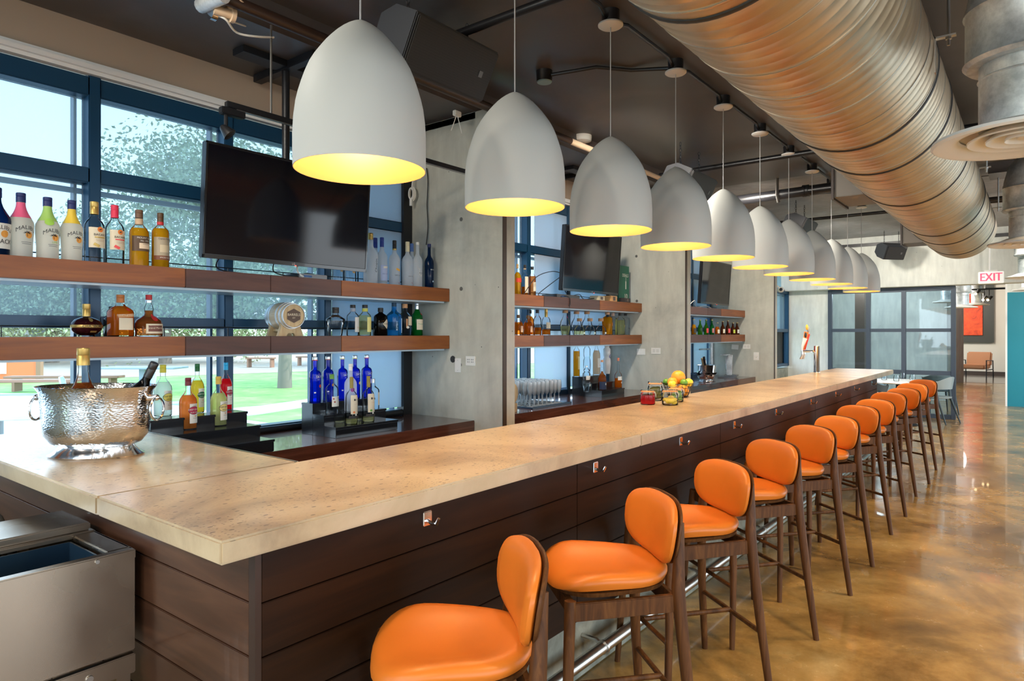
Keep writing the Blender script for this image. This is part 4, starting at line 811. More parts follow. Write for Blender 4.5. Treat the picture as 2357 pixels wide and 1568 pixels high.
for px, tp, g, lq, lc, lb in beers:
    mk = [('band', .12, .42, 65, lc, 5)] if lc else []
    if lc is PAPER: mk += [('rect', (.18, .6), .27, 0, INK, -5), ('rect', (.18, .6), .27, 0, INK, 14)]
    bot(lb, px, tp, 10.5, -3.60, ZL, 'beer', g, liquid=(lq, .66) if lq else None, cap=(.95, GOLD, 1.15), marks=mk, group='beer bottles on the lower shelf of the far bay')

# ================================================================== ON THE BAR TOP
ZB = 1.0705
# oval hammered champagne bucket
bk = thing('ice_bucket', 'large oval hammered steel bucket with ring handles on the bar corner', 'bucket', (-3.05, 1.13, ZB), TH)
OV = .62
def oval(prof, n=48): return MB().lathe(prof, n).map(lambda x, y, z: (x * .9, y * OV, z))
outer = [(.155, .040), (.195, .055), (.222, .085), (.232, .13), (.238, .20), (.244, .262), (.262, .284)]
inner = [(.258, .286), (.238, .262), (.228, .15), (.20, .08), (.01, .07)]
part('bowl', oval(outer + inner), M['hammered'], bk, smooth=60)
part('foot', oval([(.205, 0), (.208, .006), (.190, .014), (.165, .034), (.158, .046), (.15, .046)]), M['chrome'], bk, smooth=50)
for s in (-1, 1):
    part('handle_mount', MB().tube([(s * .214, 0, .235), (s * .247, 0, .236)], [.016, .010], 12).sphere((s * .247, 0, .236), .013), M['chrome'], bk, smooth=True)
    part('ring_handle', MB().tube([(s * .249 + .004 * s * sin(a), .045 * sin(a), .19 + .046 * cos(a)) for a in [2 * pi * k / 20 for k in range(20)]], .0045, 8, closed=True), M['chrome'], bk, smooth=True)
def inbucket(dx, dy, dz): c, s = cos(TH), sin(TH); return (-3.05 + dx * c - dy * s, 1.13 + dx * s + dy * c, ZB + dz)
bottle('cognac bottle with amber spirit and gold stopper standing in the ice bucket', .355, .070, 'cognac', 'g_clear', inbucket(-.055, 0, .085), liquid=('l_cognac', .60), cap=(.80, GOLD, 1.35), marks=[('rect', (.7, .05), .50, .5, GOLD, 30), ('rect', (.7, .05), .47, .45, GOLD, 26), ('rect', (.5, .05), .44, .6, GOLD, 34)])
bottle('dark wine bottle leaning to the right in the ice bucket', .33, .040, 'wine', 'g_dark', inbucket(.085, .01, .085), cap=(.80, flat((.02, .02, .02), .3), 1.15), M4=Matrix.Rotation(TH, 4, 'Z') @ Matrix.Rotation(radians(27), 4, 'Y'))
# garnish jars
def jar(label, px, py, h, r, body, lid=True, fill=None, fillh=.6, extra=None):
    p = onZ(px, py, ZB); t = thing('garnish_jar', label, 'jar', p, .6, 'glass garnish jars on the bar')
    P = [(r * .9, 0), (r, .006), (r, h * .62), (r * .94, h * .72), (r * .82, h * .80), (r * .84, h * .86)]
    part('glass', MB().lathe(P, 26), M['g_thin'], t, smooth=50)
    if body: part('filling', MB().lathe([(r * .88, .006), (r * .95, .012), (r * .95, h * fillh), (.001, h * fillh)], 22), M[body] if isinstance(body, str) else body, t, smooth=50)
    if extra: extra(t, r, h)
    if lid:
        part('glass_lid', MB().lathe([(r * .90, h * .87), (r * .94, h * .89), (r * .94, h * .97), (r * .6, h)], 26), M['g_thin'], t, smooth=50)
        part('seal', MB().lathe([(r * .93, h * .855), (r * .95, h * .865), (r * .93, h * .88)], 26), flat((.75, .35, .15)), t, smooth=50)
        part('wire_clasp', MB().tube([(r * .96 * cos(a), r * .96 * sin(a), h * .80) for a in [2 * pi * k / 22 for k in range(22)]], .0011, 6, closed=True).tube([(r * .9, -.012, h * .88), (r * 1.06, -.014, h * .7), (r * 1.1, 0, h * .48), (r * 1.06, .014, h * .7), (r * .9, .012, h * .88)], .0013, 6), flat((.62, .60, .55)), t, smooth=True)
    return t
def wedges(col, n, seed, zf=.6):
    def fn(t, r, h):
        rnd = random.Random(seed); g = MB()
        for _ in range(n):
            a = rnd.uniform(0, 6.28); q = rnd.uniform(.1, .55) * r; z = rnd.uniform(.16, zf) * h
            g.sphere((q * cos(a), q * sin(a), z), r * .40, 10, (1, rnd.uniform(.35, .5), rnd.uniform(.5, .8)))
        part('fruit_pieces', g, flat(col), t, smooth=True, kind='stuff')
    return fn
jar('squat clip-top jar of red cherries in syrup at the front left', 1491, 931, .105, .052, 'l_red')
jar('tall clip-top jar of dark green olives behind the red jar', 1508, 922, .145, .056, None, extra=wedges((.16, .14, .02), 26, 1, .66))
jar('clip-top jar of yellow lemon wedges at the front right', 1542, 932, .11, .056, None, extra=wedges((.80, .55, .05), 16, 2, .5))
jar('clip-top jar of cut limes behind the lemon jar', 1556, 925, .112, .054, None, extra=wedges((.22, .32, .05), 16, 3, .6))
# wire fruit basket
fb = onZ(1574, 915, ZB) ; fbx, fby = fb.x - .05, fb.y + .0
bs = thing('fruit_basket', 'black wire basket holding citrus fruit on the bar', 'basket', (fbx, fby, ZB))
g = MB()
for z, r in ((.004, .075), (.04, .09), (.075, .105), (.11, .118)): g.tube([(r * cos(a) * 1.0, r * sin(a), z) for a in [2 * pi * k / 26 for k in range(26)]], .0022, 6, closed=True)
for k in range(22):
    a = 2 * pi * k / 22; g.tube([(.075 * cos(a), .075 * sin(a), .004), (.118 * cos(a), .118 * sin(a), .11)], .0016, 5)
for k in range(-2, 3): g.tube([(-.07, k * .025, .004), (.07, k * .025, .004)], .0016, 5)
part('wire', g, flat((.05, .025, .015), .4, .5), bs, smooth=True)
cit = mat('orange peel', (.90, .33, .02), .45); lem = mat('lemon peel', (.88, .60, .04), .4); lim = mat('lime peel', (.10, .28, .02), .4)
for m_ in (cit, lem, lim):
    n_, l_, p_ = nodes(m_); t_ = n_.new('ShaderNodeTexNoise'); t_.inputs['Scale'].default_value = 300; l_.new(coords(m_), t_.inputs[0]); bump(m_, t_.outputs[0], .15, .001)
def fruit(nm, label, off, r, m_, sc=(1, 1, 1), grp='citrus fruit in the wire basket'):
    t = thing(nm, label, 'fruit', (fbx + off[0], fby + off[1], ZB + off[2]), random.random() * 6, grp)
    part('peel', MB().sphere((0, 0, 0), r, 20, sc), m_, t, smooth=True); part('stem_scar', MB().lathe([(.004, -.001), (.003, .002)], 8, (0, 0, r * sc[2])), flat((.2, .15, .04)), t)
fruit('grapefruit', 'big orange fruit crowning the basket pile', (-.01, .03, .152), .056, cit)
fruit('orange_fruit', 'orange in the middle of the pile, left of the biggest fruit', (-.02, -.055, .118), .040, cit)
fruit('lemon', 'deep yellow orange fruit at the left of the pile', (.0, -.105, .105), .032, lem, (1, 1.15, .95))
fruit('lime', 'small green lime at the back left of the pile', (-.075, -.05, .118), .027, lim)
fruit('lime', 'green lime in front of the biggest fruit', (.055, -.01, .115), .030, lim)
fruit('lemon', 'bright yellow lemon at the right rim of the basket', (.06, .07, .112), .033, lem, (1, 1.1, 1))
for off in ((.04, .03, .045), (-.04, .0, .045), (.02, -.05, .045), (-.01, .055, .05), (.05, -.015, .07)):
    fruit('orange_fruit', 'orange low in the wire basket seen through the wires', off, .037, cit, grp='oranges low in the basket')
# draught tap
tp = onZ(1880, 857, ZB); t = thing('draught_tap', 'chrome draught tower with orange tap handles far along the bar', 'beer tap', (tp.x, tp.y, ZB))
s_ = dep(tp) / F
part('tower', MB().lathe([(.042, 0), (.042, .004), (.036, .01), (.036, .335), (.030, .34)], 22), M['chrome'], t, smooth=50)
for dy, c, c2, h in ((-.10, flat((.9, .25, .03)), flat((.9, .5, .05)), .30), (-.03, flat((.75, .05, .03)), flat((.35, .4, .4)), .27), (-.16, M['white'], INK, .2)):
    part('spout', MB().tube([(-.03, 0, .27), (-.10, dy * .6, .27), (-.14, dy, .275)], .014, 8).tube([(-.14, dy, .29), (-.14, dy, .22), (-.16, dy, .17)], .010, 8), M['chrome'], t, smooth=True)
    hd = part('tap_handle', MB().tube([(-.14, dy, .28), (-.13, dy - .01, .34), (-.10, dy, .28 + h * .8)], [.010, .018, .032], 10, flat=.6), c, t, smooth=True)
    part('handle_top', MB().sphere((-.095, dy, .28 + h), .036, 12, (.4, 1, 1)), c2, hd, smooth=True)

# ================================================================== TELEVISIONS
def tv(label, a, b, X, ztop, zbot, post=True, grp=None, tilt=4, logo=True):
    yc, h, w = (a + b) / 2, ztop - zbot, b - a; t = thing('television', label, 'television', (X, yc, (ztop + zbot) / 2), 0, 'wall of bar televisions')
    R = Matrix.Rotation(radians(tilt), 4, 'Y')
    part('housing', MB().box(-.045, .0, -w / 2, w / 2, -h / 2, h / 2, R), M['black'], t, bev=.004)
    part('screen', MB().box(.0, .0015, -w / 2 + .014, w / 2 - .014, -h / 2 + .024, h / 2 - .014, R), M['tv_screen'], t)
    part('bezel', MB().box(-.002, .004, -w / 2, w / 2, -h / 2, -h / 2 + .02, R).box(-.002, .004, -w / 2, w / 2, h / 2 - .012, h / 2, R).box(-.002, .004, -w / 2, -w / 2 + .012, -h / 2, h / 2, R).box(-.002, .004, w / 2 - .012, w / 2, -h / 2, h / 2, R), M['step_black'], t, bev=.001)
    if logo: part('lettering', text('LG', .018, 1, .01).xf(R @ Matrix.Translation((.005, .0, -h / 2 + .010)) @ Matrix(((0, 0, 1, 0), (1, 0, 0, 0), (0, 1, 0, 0), (0, 0, 0, 1)))), flat((.5, .5, .5)), t)
    part('standby_light', MB().box(.003, .006, -.004, .004, -h / 2 - .004, -h / 2), mat('standby light', (.8, .02, .02), .4, emit=(1, .05, .03), es=3), t)
    part('mount', MB().box(-.14, -.045, -.12, .12, -.12, .12).tube([(-.10, 0, -.15), (-.10, 0, 3.26 - (ztop + zbot) / 2)], .024, 14), M['black'], t, smooth=30)
    part('ceiling_plate', MB().box(-.16, -.04, -.32, .32, 3.22 - (ztop + zbot) / 2, 3.259 - (ztop + zbot) / 2).box(-.42, .22, -.03, .03, 3.21 - (ztop + zbot) / 2, 3.258 - (ztop + zbot) / 2), M['black_metal'], t, bev=.003)
    return t
tv('large switched-off television hung above the near bay shelves', 1.87, 3.02, -3.60, 2.63, 1.99)
tv('switched-off television above the middle bay shelves', 5.44, 6.55, -3.60, 2.63, 1.99)
tv('switched-off television above the far bay shelves', 8.85, 9.93, -3.60, 2.60, 1.985)
# cable boxes and loose cables under the screens
def cable(label, pts, r=.004, m='rubber', name='cable'):
    P = []
    for a, b, c, d in zip([pts[0]] + pts[:-2], pts[:-1], pts[1:], pts[2:] + [pts[-1]]):
        a, b, c, d = map(Vector, (a, b, c, d))
        for k in range(5):
            u = k / 5; P.append(.5 * ((2 * b) + (c - a) * u + (2 * a - 5 * b + 4 * c - d) * u * u + (3 * b - a - 3 * c + d) * u ** 3))
    P.append(Vector(pts[-1])); return solo(name, MB().tube(P, r, 6), M[m] if isinstance(m, str) else m, label, 'cable', tuple(P[0]), smooth=True)
y0 = onX(705, 630, -3.75).y
t = thing('receiver_box', 'flat black receiver box on the upper near shelf under the screen', 'electronics', (-3.76, y0 + .02, 1.9225)); part('case', MB().box(-.07, .07, -.12, .10, 0, .032), M['step_black'], t, bev=.003); part('display', MB().box(.07, .071, -.08, -.02, .01, .022), flat((.05, .12, .3)), t)
t = thing('receiver_box', 'flat black receiver box on the upper middle shelf under the screen', 'electronics', (-3.76, onX(1290, 675, -3.76).y, 1.9225)); part('case', MB().box(-.09, .09, -.20, .22, 0, .035), M['step_black'], t, bev=.003); part('display', MB().box(.09, .091, -.12, -.02, .01, .022), flat((.05, .12, .3)), t)
cable('thin black cable looping down at the lower left of the near screen', [(-3.66, 2.0, 2.02), (-3.74, 2.02, 1.95), (-3.76, 2.2, 1.932), (-3.74, 2.6, 1.93)])
cable('black cable arching over the near receiver box', [(-3.70, 2.36, 2.0), (-3.72, 2.38, 1.95), (-3.70, 2.5, 1.93), (-3.72, 2.62, 1.96), (-3.76, 2.78, 1.94)])
cable('white cable bundle dropping from the near screen to the shelf', [(-3.66, 2.50, 2.0), (-3.70, 2.53, 1.965), (-3.69, 2.56, 1.935), (-3.73, 2.64, 1.94), (-3.70, 2.72, 1.93)], .006, 'white_plastic')
cable('black cable arching high beside the middle screen', [(-3.72, 4.95, 1.93), (-3.70, 5.12, 2.10), (-3.68, 5.35, 2.17), (-3.66, 5.5, 2.16)])
cable('black cable sloping from the middle screen down to the shelf', [(-3.66, 5.5, 2.14), (-3.70, 5.3, 2.02), (-3.72, 5.18, 1.94), (-3.74, 5.3, 1.93)])
cable('tangled black cable under the middle screen', [(-3.66, 5.55, 1.99), (-3.70, 5.7, 1.95), (-3.68, 5.85, 1.97), (-3.72, 6.0, 1.93), (-3.68, 6.2, 1.95)])
cable('black cable with plug hanging over the front of the middle shelf', [(-3.70, 5.55, 1.94), (-3.62, 5.56, 1.93), (-3.612, 5.57, 1.87), (-3.611, 5.55, 1.84)], .004)
cable('pale cable coil under the far screen', [(-3.70, 8.6, 1.93), (-3.66, 8.75, 2.02), (-3.7, 8.9, 1.94), (-3.68, 9.2, 1.96), (-3.7, 9.5, 1.93)], .005, 'white_plastic')
pz = onY(985, 410, 3.84)
cable('black cable running down the first pier to the dark blue bottle', [(onY(982, 300, 3.835).x, 3.835, 2.9), (onY(985, 415, 3.835).x, 3.835, onY(985, 415, 3.8).z), (onY(983, 470, 3.835).x, 3.835, onY(983, 470, 3.8).z), (onY(985, 520, 3.835).x, 3.835, onY(985, 520, 3.8).z), (onY(981, 562, 3.835).x - .0, 3.835, onY(981, 562, 3.8).z)])
c0 = onY(948, 446, 3.80); g = MB()
for k in range(3): g.tube([(c0.x + (.035 + k * .005) * cos(a) * .7, 3.79 + .01 * k, c0.z + (.045 + .004 * k) * sin(a)) for a in [2 * pi * j / 18 for j in range(18)]], .006, 6, closed=True)
g.tube([(c0.x, 3.80, c0.z + .04), (c0.x + .03, 3.81, c0.z + .3)], .006, 6); g.tube([(c0.x, 3.79, c0.z - .04), (c0.x, 3.79, c0.z - .10)], .012, 6)
solo('coiled_cable', g, M['white_plastic'], 'white coiled cable hanging on the first pier right of the big screen', 'cable', tuple(c0), smooth=True)
# green chalk sign and clutter on the middle bay shelf
p = onY(1434, 660, 6.72); t = thing('chalk_sign', 'small dark green menu sign leaning beside the middle screen', 'sign', (-3.72, 6.78, 1.925), 0)
q0, q1 = onX(1428, 655, -3.72), onX(1441, 655, -3.72)
t.location = (-3.72, (q0.y + q1.y) / 2, 1.925)
w_ = .24; part('board', MB().box(-.01, .01, -w_ / 2, w_ / 2, 0, .42), flat((.01, .12, .07)), t)
def onface(g, x, dy, dz): return g.xf(Matrix.Translation((x, dy, dz)) @ Matrix(((0, 0, 1, 0), (1, 0, 0, 0), (0, 1, 0, 0), (0, 0, 0, 1))))
part('lettering', onface(text('DEALS', .05, 1, .01), .0112, .03, .31), PAPER, t); part('lettering', onface(text('10', .08, 1, .02), .0112, .04, .07), PAPER, t)
part('bottle_drawing', onface(rect(.018, .09, 0, 0).join(rect(.006, .05, 0, .07)), .0112, .04, .20), PAPER, t)
for px, cc, lb, dz in ((1375, flat((.65, .55, .35)), 'pale cardboard box lying on the middle shelf', .05), (1404, flat((.75, .40, .15)), 'orange brown cardboard box on the middle shelf', .062), (1435, flat((.04, .03, .03)), 'dark slanted book-like box at the end of the middle shelf', .05)):
    p = onX(px, 690, -3.70); t = thing('small_box', lb, 'box', (-3.70, p.y, 1.9225), .1); part('carton', MB().box(-.05, .05, -.085, .085, 0, dz), cc, t, bev=.003); part('flap', MB().box(.051, .053, -.03, .03, .01, dz - .01), flat((.12, .08, .06)), t)
# outlets and cover plates on the piers
def plate(label, px, py, yf, w, h, kind, rot=0):
    p = onY(px, py, yf); t = thing('wall_plate', label, 'outlet' if kind else 'cover plate', (p.x, yf - .004, p.z), 0, 'white plates on the piers')
    R = Matrix.Rotation(rot, 4, 'Y')
    part('cover', MB().box(-w / 2, w / 2, -.004, .004, -h / 2, h / 2, R), M['white_plastic'], t, bev=.0015)
    g = MB()
    if kind == 'outlet':
        for s in (-1, 1):
            for dx in (-.008, .008):
                for dz in (-.008, .010): g.box(s * w * .2 + dx - .0018, s * w * .2 + dx + .0018, -.0055, -.004, dz - .005, dz + .005, R)
        part('slots', g, flat((.1, .1, .09)), t)
    elif kind == 'knob': part('knob', MB().lathe([(.018, 0), (.015, .02)], 16, (0, -.004, 0), M=Matrix.Rotation(pi / 2, 4, 'X')), M['white_plastic'], t, smooth=40)
    else: part('screw', MB().lathe([(.003, 0), (.003, .0015)], 8, (0, -.004, h * .36), M=Matrix.Rotation(pi / 2, 4, 'X')).lathe([(.003, 0), (.003, .0015)], 8, (0, -.004, -h * .36), M=Matrix.Rotation(pi / 2, 4, 'X')), M['nickel'], t)
plate('white blank cover plate hung below a hole on the first pier', 1055, 841, 3.853, .062, .108, '')
plate('white double outlet on the first pier', 1084, 831, 3.853, .095, .072, 'outlet')
solo('wall_hole', MB().lathe([(.001, 0), (.024, 0), (.028, .003), (.001, .003)], 9, (onY(1043, 827, 3.853).x, 3.852, onY(1043, 827, 3.853).z), M=Matrix.Rotation(pi / 2, 4, 'X')), flat((.03, .025, .02)), 'ragged dark hole in the first pier beside the blank plate', 'hole', (onY(1043, 827, 3.853).x, 3.852, onY(1043, 827, 3.853).z))
plate('white blank plate on the second pier', 1476, 810, 7.12, .105, .072, '')
plate('white double outlet on the second pier', 1510, 808, 7.12, .115, .072, 'outlet')
plate('tilted white blank plate on the third pier', 1692, 799, 10.36, .105, .072, '', .06)
plate('white double outlet on the third pier', 1719, 798, 10.36, .115, .072, 'outlet')
plate('white dimmer switch with round knob on the third pier', 1741, 820, 10.36, .08, .12, 'knob')

# ================================================================== MIDDLE AND FAR COUNTERS
ga, gb = onZ(1192, 928, .911), onZ(1314, 915, .911)
tr = thing('glass_tray', 'dark flat tray crowded with champagne flutes on the middle counter', 'tray', (-3.70, 4.95, .9105)); 
y0_, y1_, x0_, x1_ = 4.42, 5.62, -3.98, -3.44
y0_ = onX(1229, 925, -3.44).y; y1_ = onX(1315, 915, -3.46).y
tr.location = (-3.71, (y0_ + y1_) / 2, .9105)
part('board', MB().box(-.25, .25, -(y1_ - y0_) / 2, (y1_ - y0_) / 2, 0, .012), flat((.02, .05, .09), .25), tr, bev=.002); part('rim', MB().box(.25, .256, -(y1_ - y0_) / 2, (y1_ - y0_) / 2, 0, .018), flat((.02, .05, .09), .25), tr)
def flute():
    t = thing('champagne_flute', 'empty champagne flute standing among the others on the dark tray', 'glass', (0, 0, 0), 0, 'champagne flutes on the tray')
    part('bowl', MB().lathe([(.004, .09), (.014, .10), (.023, .13), (.026, .165), (.022, .215), (.0215, .215), (.0245, .165), (.013, .105), (.001, .1)], 14), M['g_flute'], t, smooth=60)
    part('stem', MB().lathe([(.031, 0), (.030, .002), (.006, .006), (.0035, .012), (.0035, .085), (.005, .092)], 14), M['g_flute'], t, smooth=60); return t
fl = flute(); k = 0; ny = int((y1_ - y0_ - .06) / .066)
for i in range(7):
    for j in range(ny):
        o = fl if k == 0 else copy_tree(fl); k += 1
        o.location = (-3.93 + i * .068 + random.uniform(-.004, .004), y0_ + .05 + j * .066 + (i % 2) * .02 + random.uniform(-.004, .004), .9225)
# wooden round rack half hidden behind the first pier
p = onZ(1188, 936, .911); t = thing('wooden_paddle', 'pale round wooden board on a stand, mostly hidden by the first pier', 'board', (-3.46, onX(1180, 930, -3.46).y, .9105), .2)
part('disc', MB().lathe([(.085, -.008), (.088, 0), (.085, .008)], 26, (0, 0, .155), M=Matrix.Rotation(pi / 2, 4, 'Y')), M['pale_wood'], t, smooth=40); part('stand', MB().box(-.03, .03, -.03, .03, 0, .075), M['pale_wood'], t, bev=.004)
# far bay: steel bucket with wooden spoons, citrus press, coupe glasses
p = onZ(1626, 874, .911); t = thing('wine_bucket', 'round polished steel bucket on the far counter', 'bucket', (-3.60, onX(1625, 860, -3.6).y, .9105)); fy = t.location.y
part('bowl', MB().lathe([(.08, .02), (.10, .035), (.118, .07), (.124, .15), (.135, .222), (.131, .224), (.12, .15), (.10, .06), (.001, .05)], 30), M['chrome'], t, smooth=60); part('foot', MB().lathe([(.095, 0), (.09, .012), (.07, .022)], 26), M['chrome'], t, smooth=50)
solo('wooden_muddler', MB().tube([(-3.60, fy - .02, 1.0), (-3.60, fy - .13, 1.23)], [.016, .02], 10), M['pale_wood'], 'thick pale wooden muddler leaning in the far steel bucket', 'utensil', (-3.60, fy - .02, 1.0), smooth=True)
solo('wooden_muddler', MB().tube([(-3.57, fy - .04, 1.0), (-3.57, fy - .15, 1.25)], [.012, .016], 10), M['black'], 'slim dark rod leaning beside the wooden muddler in the far bucket', 'utensil', (-3.57, fy - .04, 1.0), smooth=True)
solo('steel_spoon', MB().tube([(-3.60, fy + .03, 1.0), (-3.60, fy - .02, 1.20)], .009, 8), M['chrome'], 'short steel handle sticking up in the far bucket', 'utensil', (-3.60, fy + .03, 1.0), smooth=True)
p = onX(1670, 860, -3.66); t = thing('citrus_press', 'grey lever citrus juicer standing on the far counter', 'juicer', (-3.66, p.y, .9105), .2)
part('base', MB().box(-.10, .14, -.10, .16, 0, .02).box(-.02, .16, -.02, .2, .02, .042), flat((.22, .24, .26), .3, .6), t, bev=.004)
part('column', MB().prism([(-.09, .04), (-.02, .04), (.0, .30), (-.06, .34), (-.10, .34)], 'x', -.03, .03).xf(Matrix.Rotation(pi / 2, 4, 'Z')), M['galv'], t, bev=.004)
part('top_tray', MB().box(-.05, .05, -.16, .14, .335, .35), M['galv'], t, bev=.004)
part('press_cup', MB().lathe([(.03, .05), (.045, .12), (.05, .20), (.03, .22)], 18, (.03, .10, 0)), M['chrome'], t, smooth=50)
part('lever', MB().tube([(.02, .05, .34), (.03, .14, .33), (.05, .19, .26), (.05, .18, .18), (.04, .13, .2)], .010, 8), M['nickel'], t, smooth=True)
def coupe(loc, lb):
    t = thing('coupe_glass', lb, 'glass', loc, 0, 'coupe glasses on the far counter')
    part('bowl', MB().lathe([(.004, .09), (.03, .10), (.048, .125), (.047, .125), (.028, .104), (.001, .096)], 18), M['g_thin'], t, smooth=60); part('stem', MB().lathe([(.036, 0), (.006, .006), (.0035, .05), (.005, .09)], 14), M['g_thin'], t, smooth=60)
coupe((-3.50, fy - .17, .9105), 'clear coupe glass in front of the far steel bucket, nearer the pier'); coupe((-3.47, fy - .06, .9105), 'clear coupe glass in front of the far steel bucket, nearer the juicer'); coupe((-3.58, fy - .28, .9105), 'clear coupe glass beside the second pier edge')
solo('steel_pipe_rack', MB().tube([(-3.98, 10.15, .911), (-3.98, 10.15, 1.45)], .035, 12).tube([(-3.98, 9.7, 1.33), (-3.98, 10.2, 1.33)], .012, 8), M['galv'], 'pale vertical pipe with side arm in the far bay corner', 'pipe', (-3.98, 10.15, .911), smooth=True)

# ================================================================== PENDANTS
PX = -1.92
prof = [(.2335, 0), (.2345, .06), (.2345, .12), (.2315, .175), (.225, .225), (.217, .26), (.207, .294), (.195, .33), (.181, .364), (.164, .394), (.145, .421), (.127, .445), (.108, .467), (.089, .487), (.070, .504), (.050, .519), (.032, .530), (.016, .538), (.006, .541)]
def pendant():
    t = thing('pendant_lamp', 'x', 'lamp', (0, 0, 0), 0, 'row of white dome pendants over the bar')
    outp = prof; inp = [(r - .005, z + (0 if z == 0 else .0)) for r, z in prof]
    part('shade', MB().lathe([(.2315, .0)] + outp, 56, cap=False), M['shade_out'], t, smooth=50)
    part('shade_lining', MB().lathe([(.2315, 0)] + [(max(r - .006, .004), z) for r, z in prof[1:-1]] + [(.012, .525)], 56, cap=False), M['shade_in'], t, smooth=50)
    part('socket', MB().lathe([(.022, .36), (.024, .42), (.018, .50)], 16), M['white'], t, smooth=40)
    part('bulb', MB().sphere((0, 0, .325), .036, 14), M['bulb'], t, smooth=True)
    part('cord', MB().tube([(0, 0, .535), (0, 0, 1.17)], .0035, 8), M['cord'], t, smooth=True)
    part('canopy', MB().lathe([(.002, 1.168), (.062, 1.17), (.072, 1.178), (.072, 1.186), (.05, 1.188)], 30), M['white'], t, smooth=40)
    part('junction_box', MB().lathe([(.05, 1.188), (.052, 1.262)], 24), M['black'], t, smooth=40)
    return t
pd = pendant(); PY = [1.575, 2.487, 3.385, 4.27, 5.15, 6.04, 6.92, 7.80, 8.68, 9.56, 10.44]
for i, y in enumerate(PY):
    o = pd if i == 0 else copy_tree(pd); o.location = (PX, y, 2.158)
    o['label'] = ('largest, nearest white dome pendant with golden lining' if i == 0 else 'farthest white dome pendant, last over the bar end' if i == 10 else '%s white dome pendant counted from the nearest' % ('', 'second', 'third', 'fourth', 'fifth', 'sixth', 'seventh', 'eighth', 'ninth', 'tenth')[i])
    light('POINT', 'pendant_light', (PX, y, 2.158 + .25), 20, (1, .66, .34), .045)

# ================================================================== CEILING SERVICES
cp = [(PX + .02, -.3, 3.395)]
for y in PY: cp += [(PX + .02, y - .16, 3.39), (PX, y - .05, 3.37), (PX, y + .05, 3.37), (PX + .02, y + .16, 3.39)]
solo('conduit', MB().tube(cp, .013, 8), M['black'], 'black conduit linking the pendant boxes along the ceiling', 'conduit', (PX, 0, 3.39), smooth=True)
cj = onZ(1253, 180, 3.37)
t = thing('junction_box', 'round black ceiling box with grey-blue cover left of the third pendant', 'junction box', (cj.x, cj.y, 3.34)); part('box', MB().lathe([(.055, .005), (.058, .08)], 20), M['black'], t, smooth=40); part('cover', MB().lathe([(.05, -.002), (.054, .005)], 20), flat((.25, .38, .42)), t)
solo('conduit', MB().tube([(cj.x + .06, cj.y, 3.38), (cj.x + .35, cj.y + .12, 3.40), (PX - .3, 4.2, 3.405), (PX - .05, PY[3], 3.38)], .013, 8), M['black'], 'black conduit running from the round box to the fourth pendant', 'conduit', (cj.x, cj.y, 3.38), smooth=True)
sm = onZ(1340, 318, 3.40); t = thing('smoke_detector', 'white round smoke detector with glass lens on the ceiling', 'detector', (sm.x, sm.y, 3.37))
part('base', MB().lathe([(.05, -.012), (.085, .0), (.09, .03), (.09, .05)], 28), M['white_plastic'], t, smooth=50); part('lens', MB().sphere((0, 0, -.02), .022, 12), M['chrome'], t, smooth=True); part('lettering', text('FIRE', .022, 1, .01).xf(Matrix.Translation((.04, -.045, -.006)) @ Matrix.Rotation(pi, 4, 'X') @ Matrix.Rotation(-.9, 4, 'Z')), RED, t)
# long pipe run: brown near, cream farther
XP = -3.18
t = thing('sprinkler_pipe', 'long brown and cream ceiling pipe running parallel to the windows', 'pipe', (XP, 1.9, 3.2))
yj_ = onX(640, 70, XP).y
part('brown_pipe', MB().tube([(XP, 1.72, 3.24), (XP, 4.9, 3.24)], .032, 12), M['pipe_brown'], t, smooth=True, world=True)
part('cream_pipe', MB().tube([(XP, 4.9, 3.24), (XP, 5.9, 3.24)], .028, 12).tube([(XP, 6.1, 3.24), (XP, 7.3, 3.24)], .024, 12), M['pipe_cream'], t, smooth=True, world=True)
part('coupling', MB().tube([(XP, 5.88, 3.24), (XP, 6.12, 3.24)], .038, 12), M['black'], t, smooth=True, world=True)
a = onZ(500, 25, 3.24); e_ = onZ(560, 0, 3.30)
t = thing('cream_pipe_joint', 'cream plastic pipe elbow and stub at the top left of the ceiling', 'pipe', tuple(a))
part('pipe', MB().tube([tuple(onZ(492, 22, 3.2)), tuple(onZ(535, 34, 3.2))], .024, 12).tube([tuple(onZ(520, 28, 3.22)), tuple(onZ(556, -4, 3.26))], .022, 12), M['pipe_cream'], t, smooth=True, world=True)
part('flange', MB().tube([tuple(onZ(530, 33, 3.2)), tuple(onZ(539, 36, 3.2))], .040, 14), M['pipe_cream'], t, smooth=True, world=True)
part('clamp', MB().tube([tuple(onZ(484, 28, 3.2)), tuple(onZ(497, 33, 3.2))], .036, 10), M['chrome'], t, smooth=True, world=True)
solo('grey_pipe', MB().tube([tuple(onZ(462, 14, 3.23)), tuple(onZ(515, -10, 3.23))], .036, 12), M['galv'], 'thick grey pipe stub cut by the top edge of the photo', 'pipe', tuple(onZ(462, 14, 3.23)), smooth=True)
cable('thin white cable sagging from the cream pipe joint', [tuple(onZ(497, 34, 3.19)), tuple(onZ(520, 45, 3.17)), tuple(onZ(545, 75, 3.15)), tuple(onZ(590, 84, 3.16)), tuple(onZ(630, 86, 3.2))], .006, 'white_plastic')
cable('thin white cable following the brown pipe near its joint', [tuple(onZ(497, 34, 3.19)), tuple(onZ(530, 48, 3.2)), tuple(onZ(565, 60, 3.23))], .005, 'white_plastic')
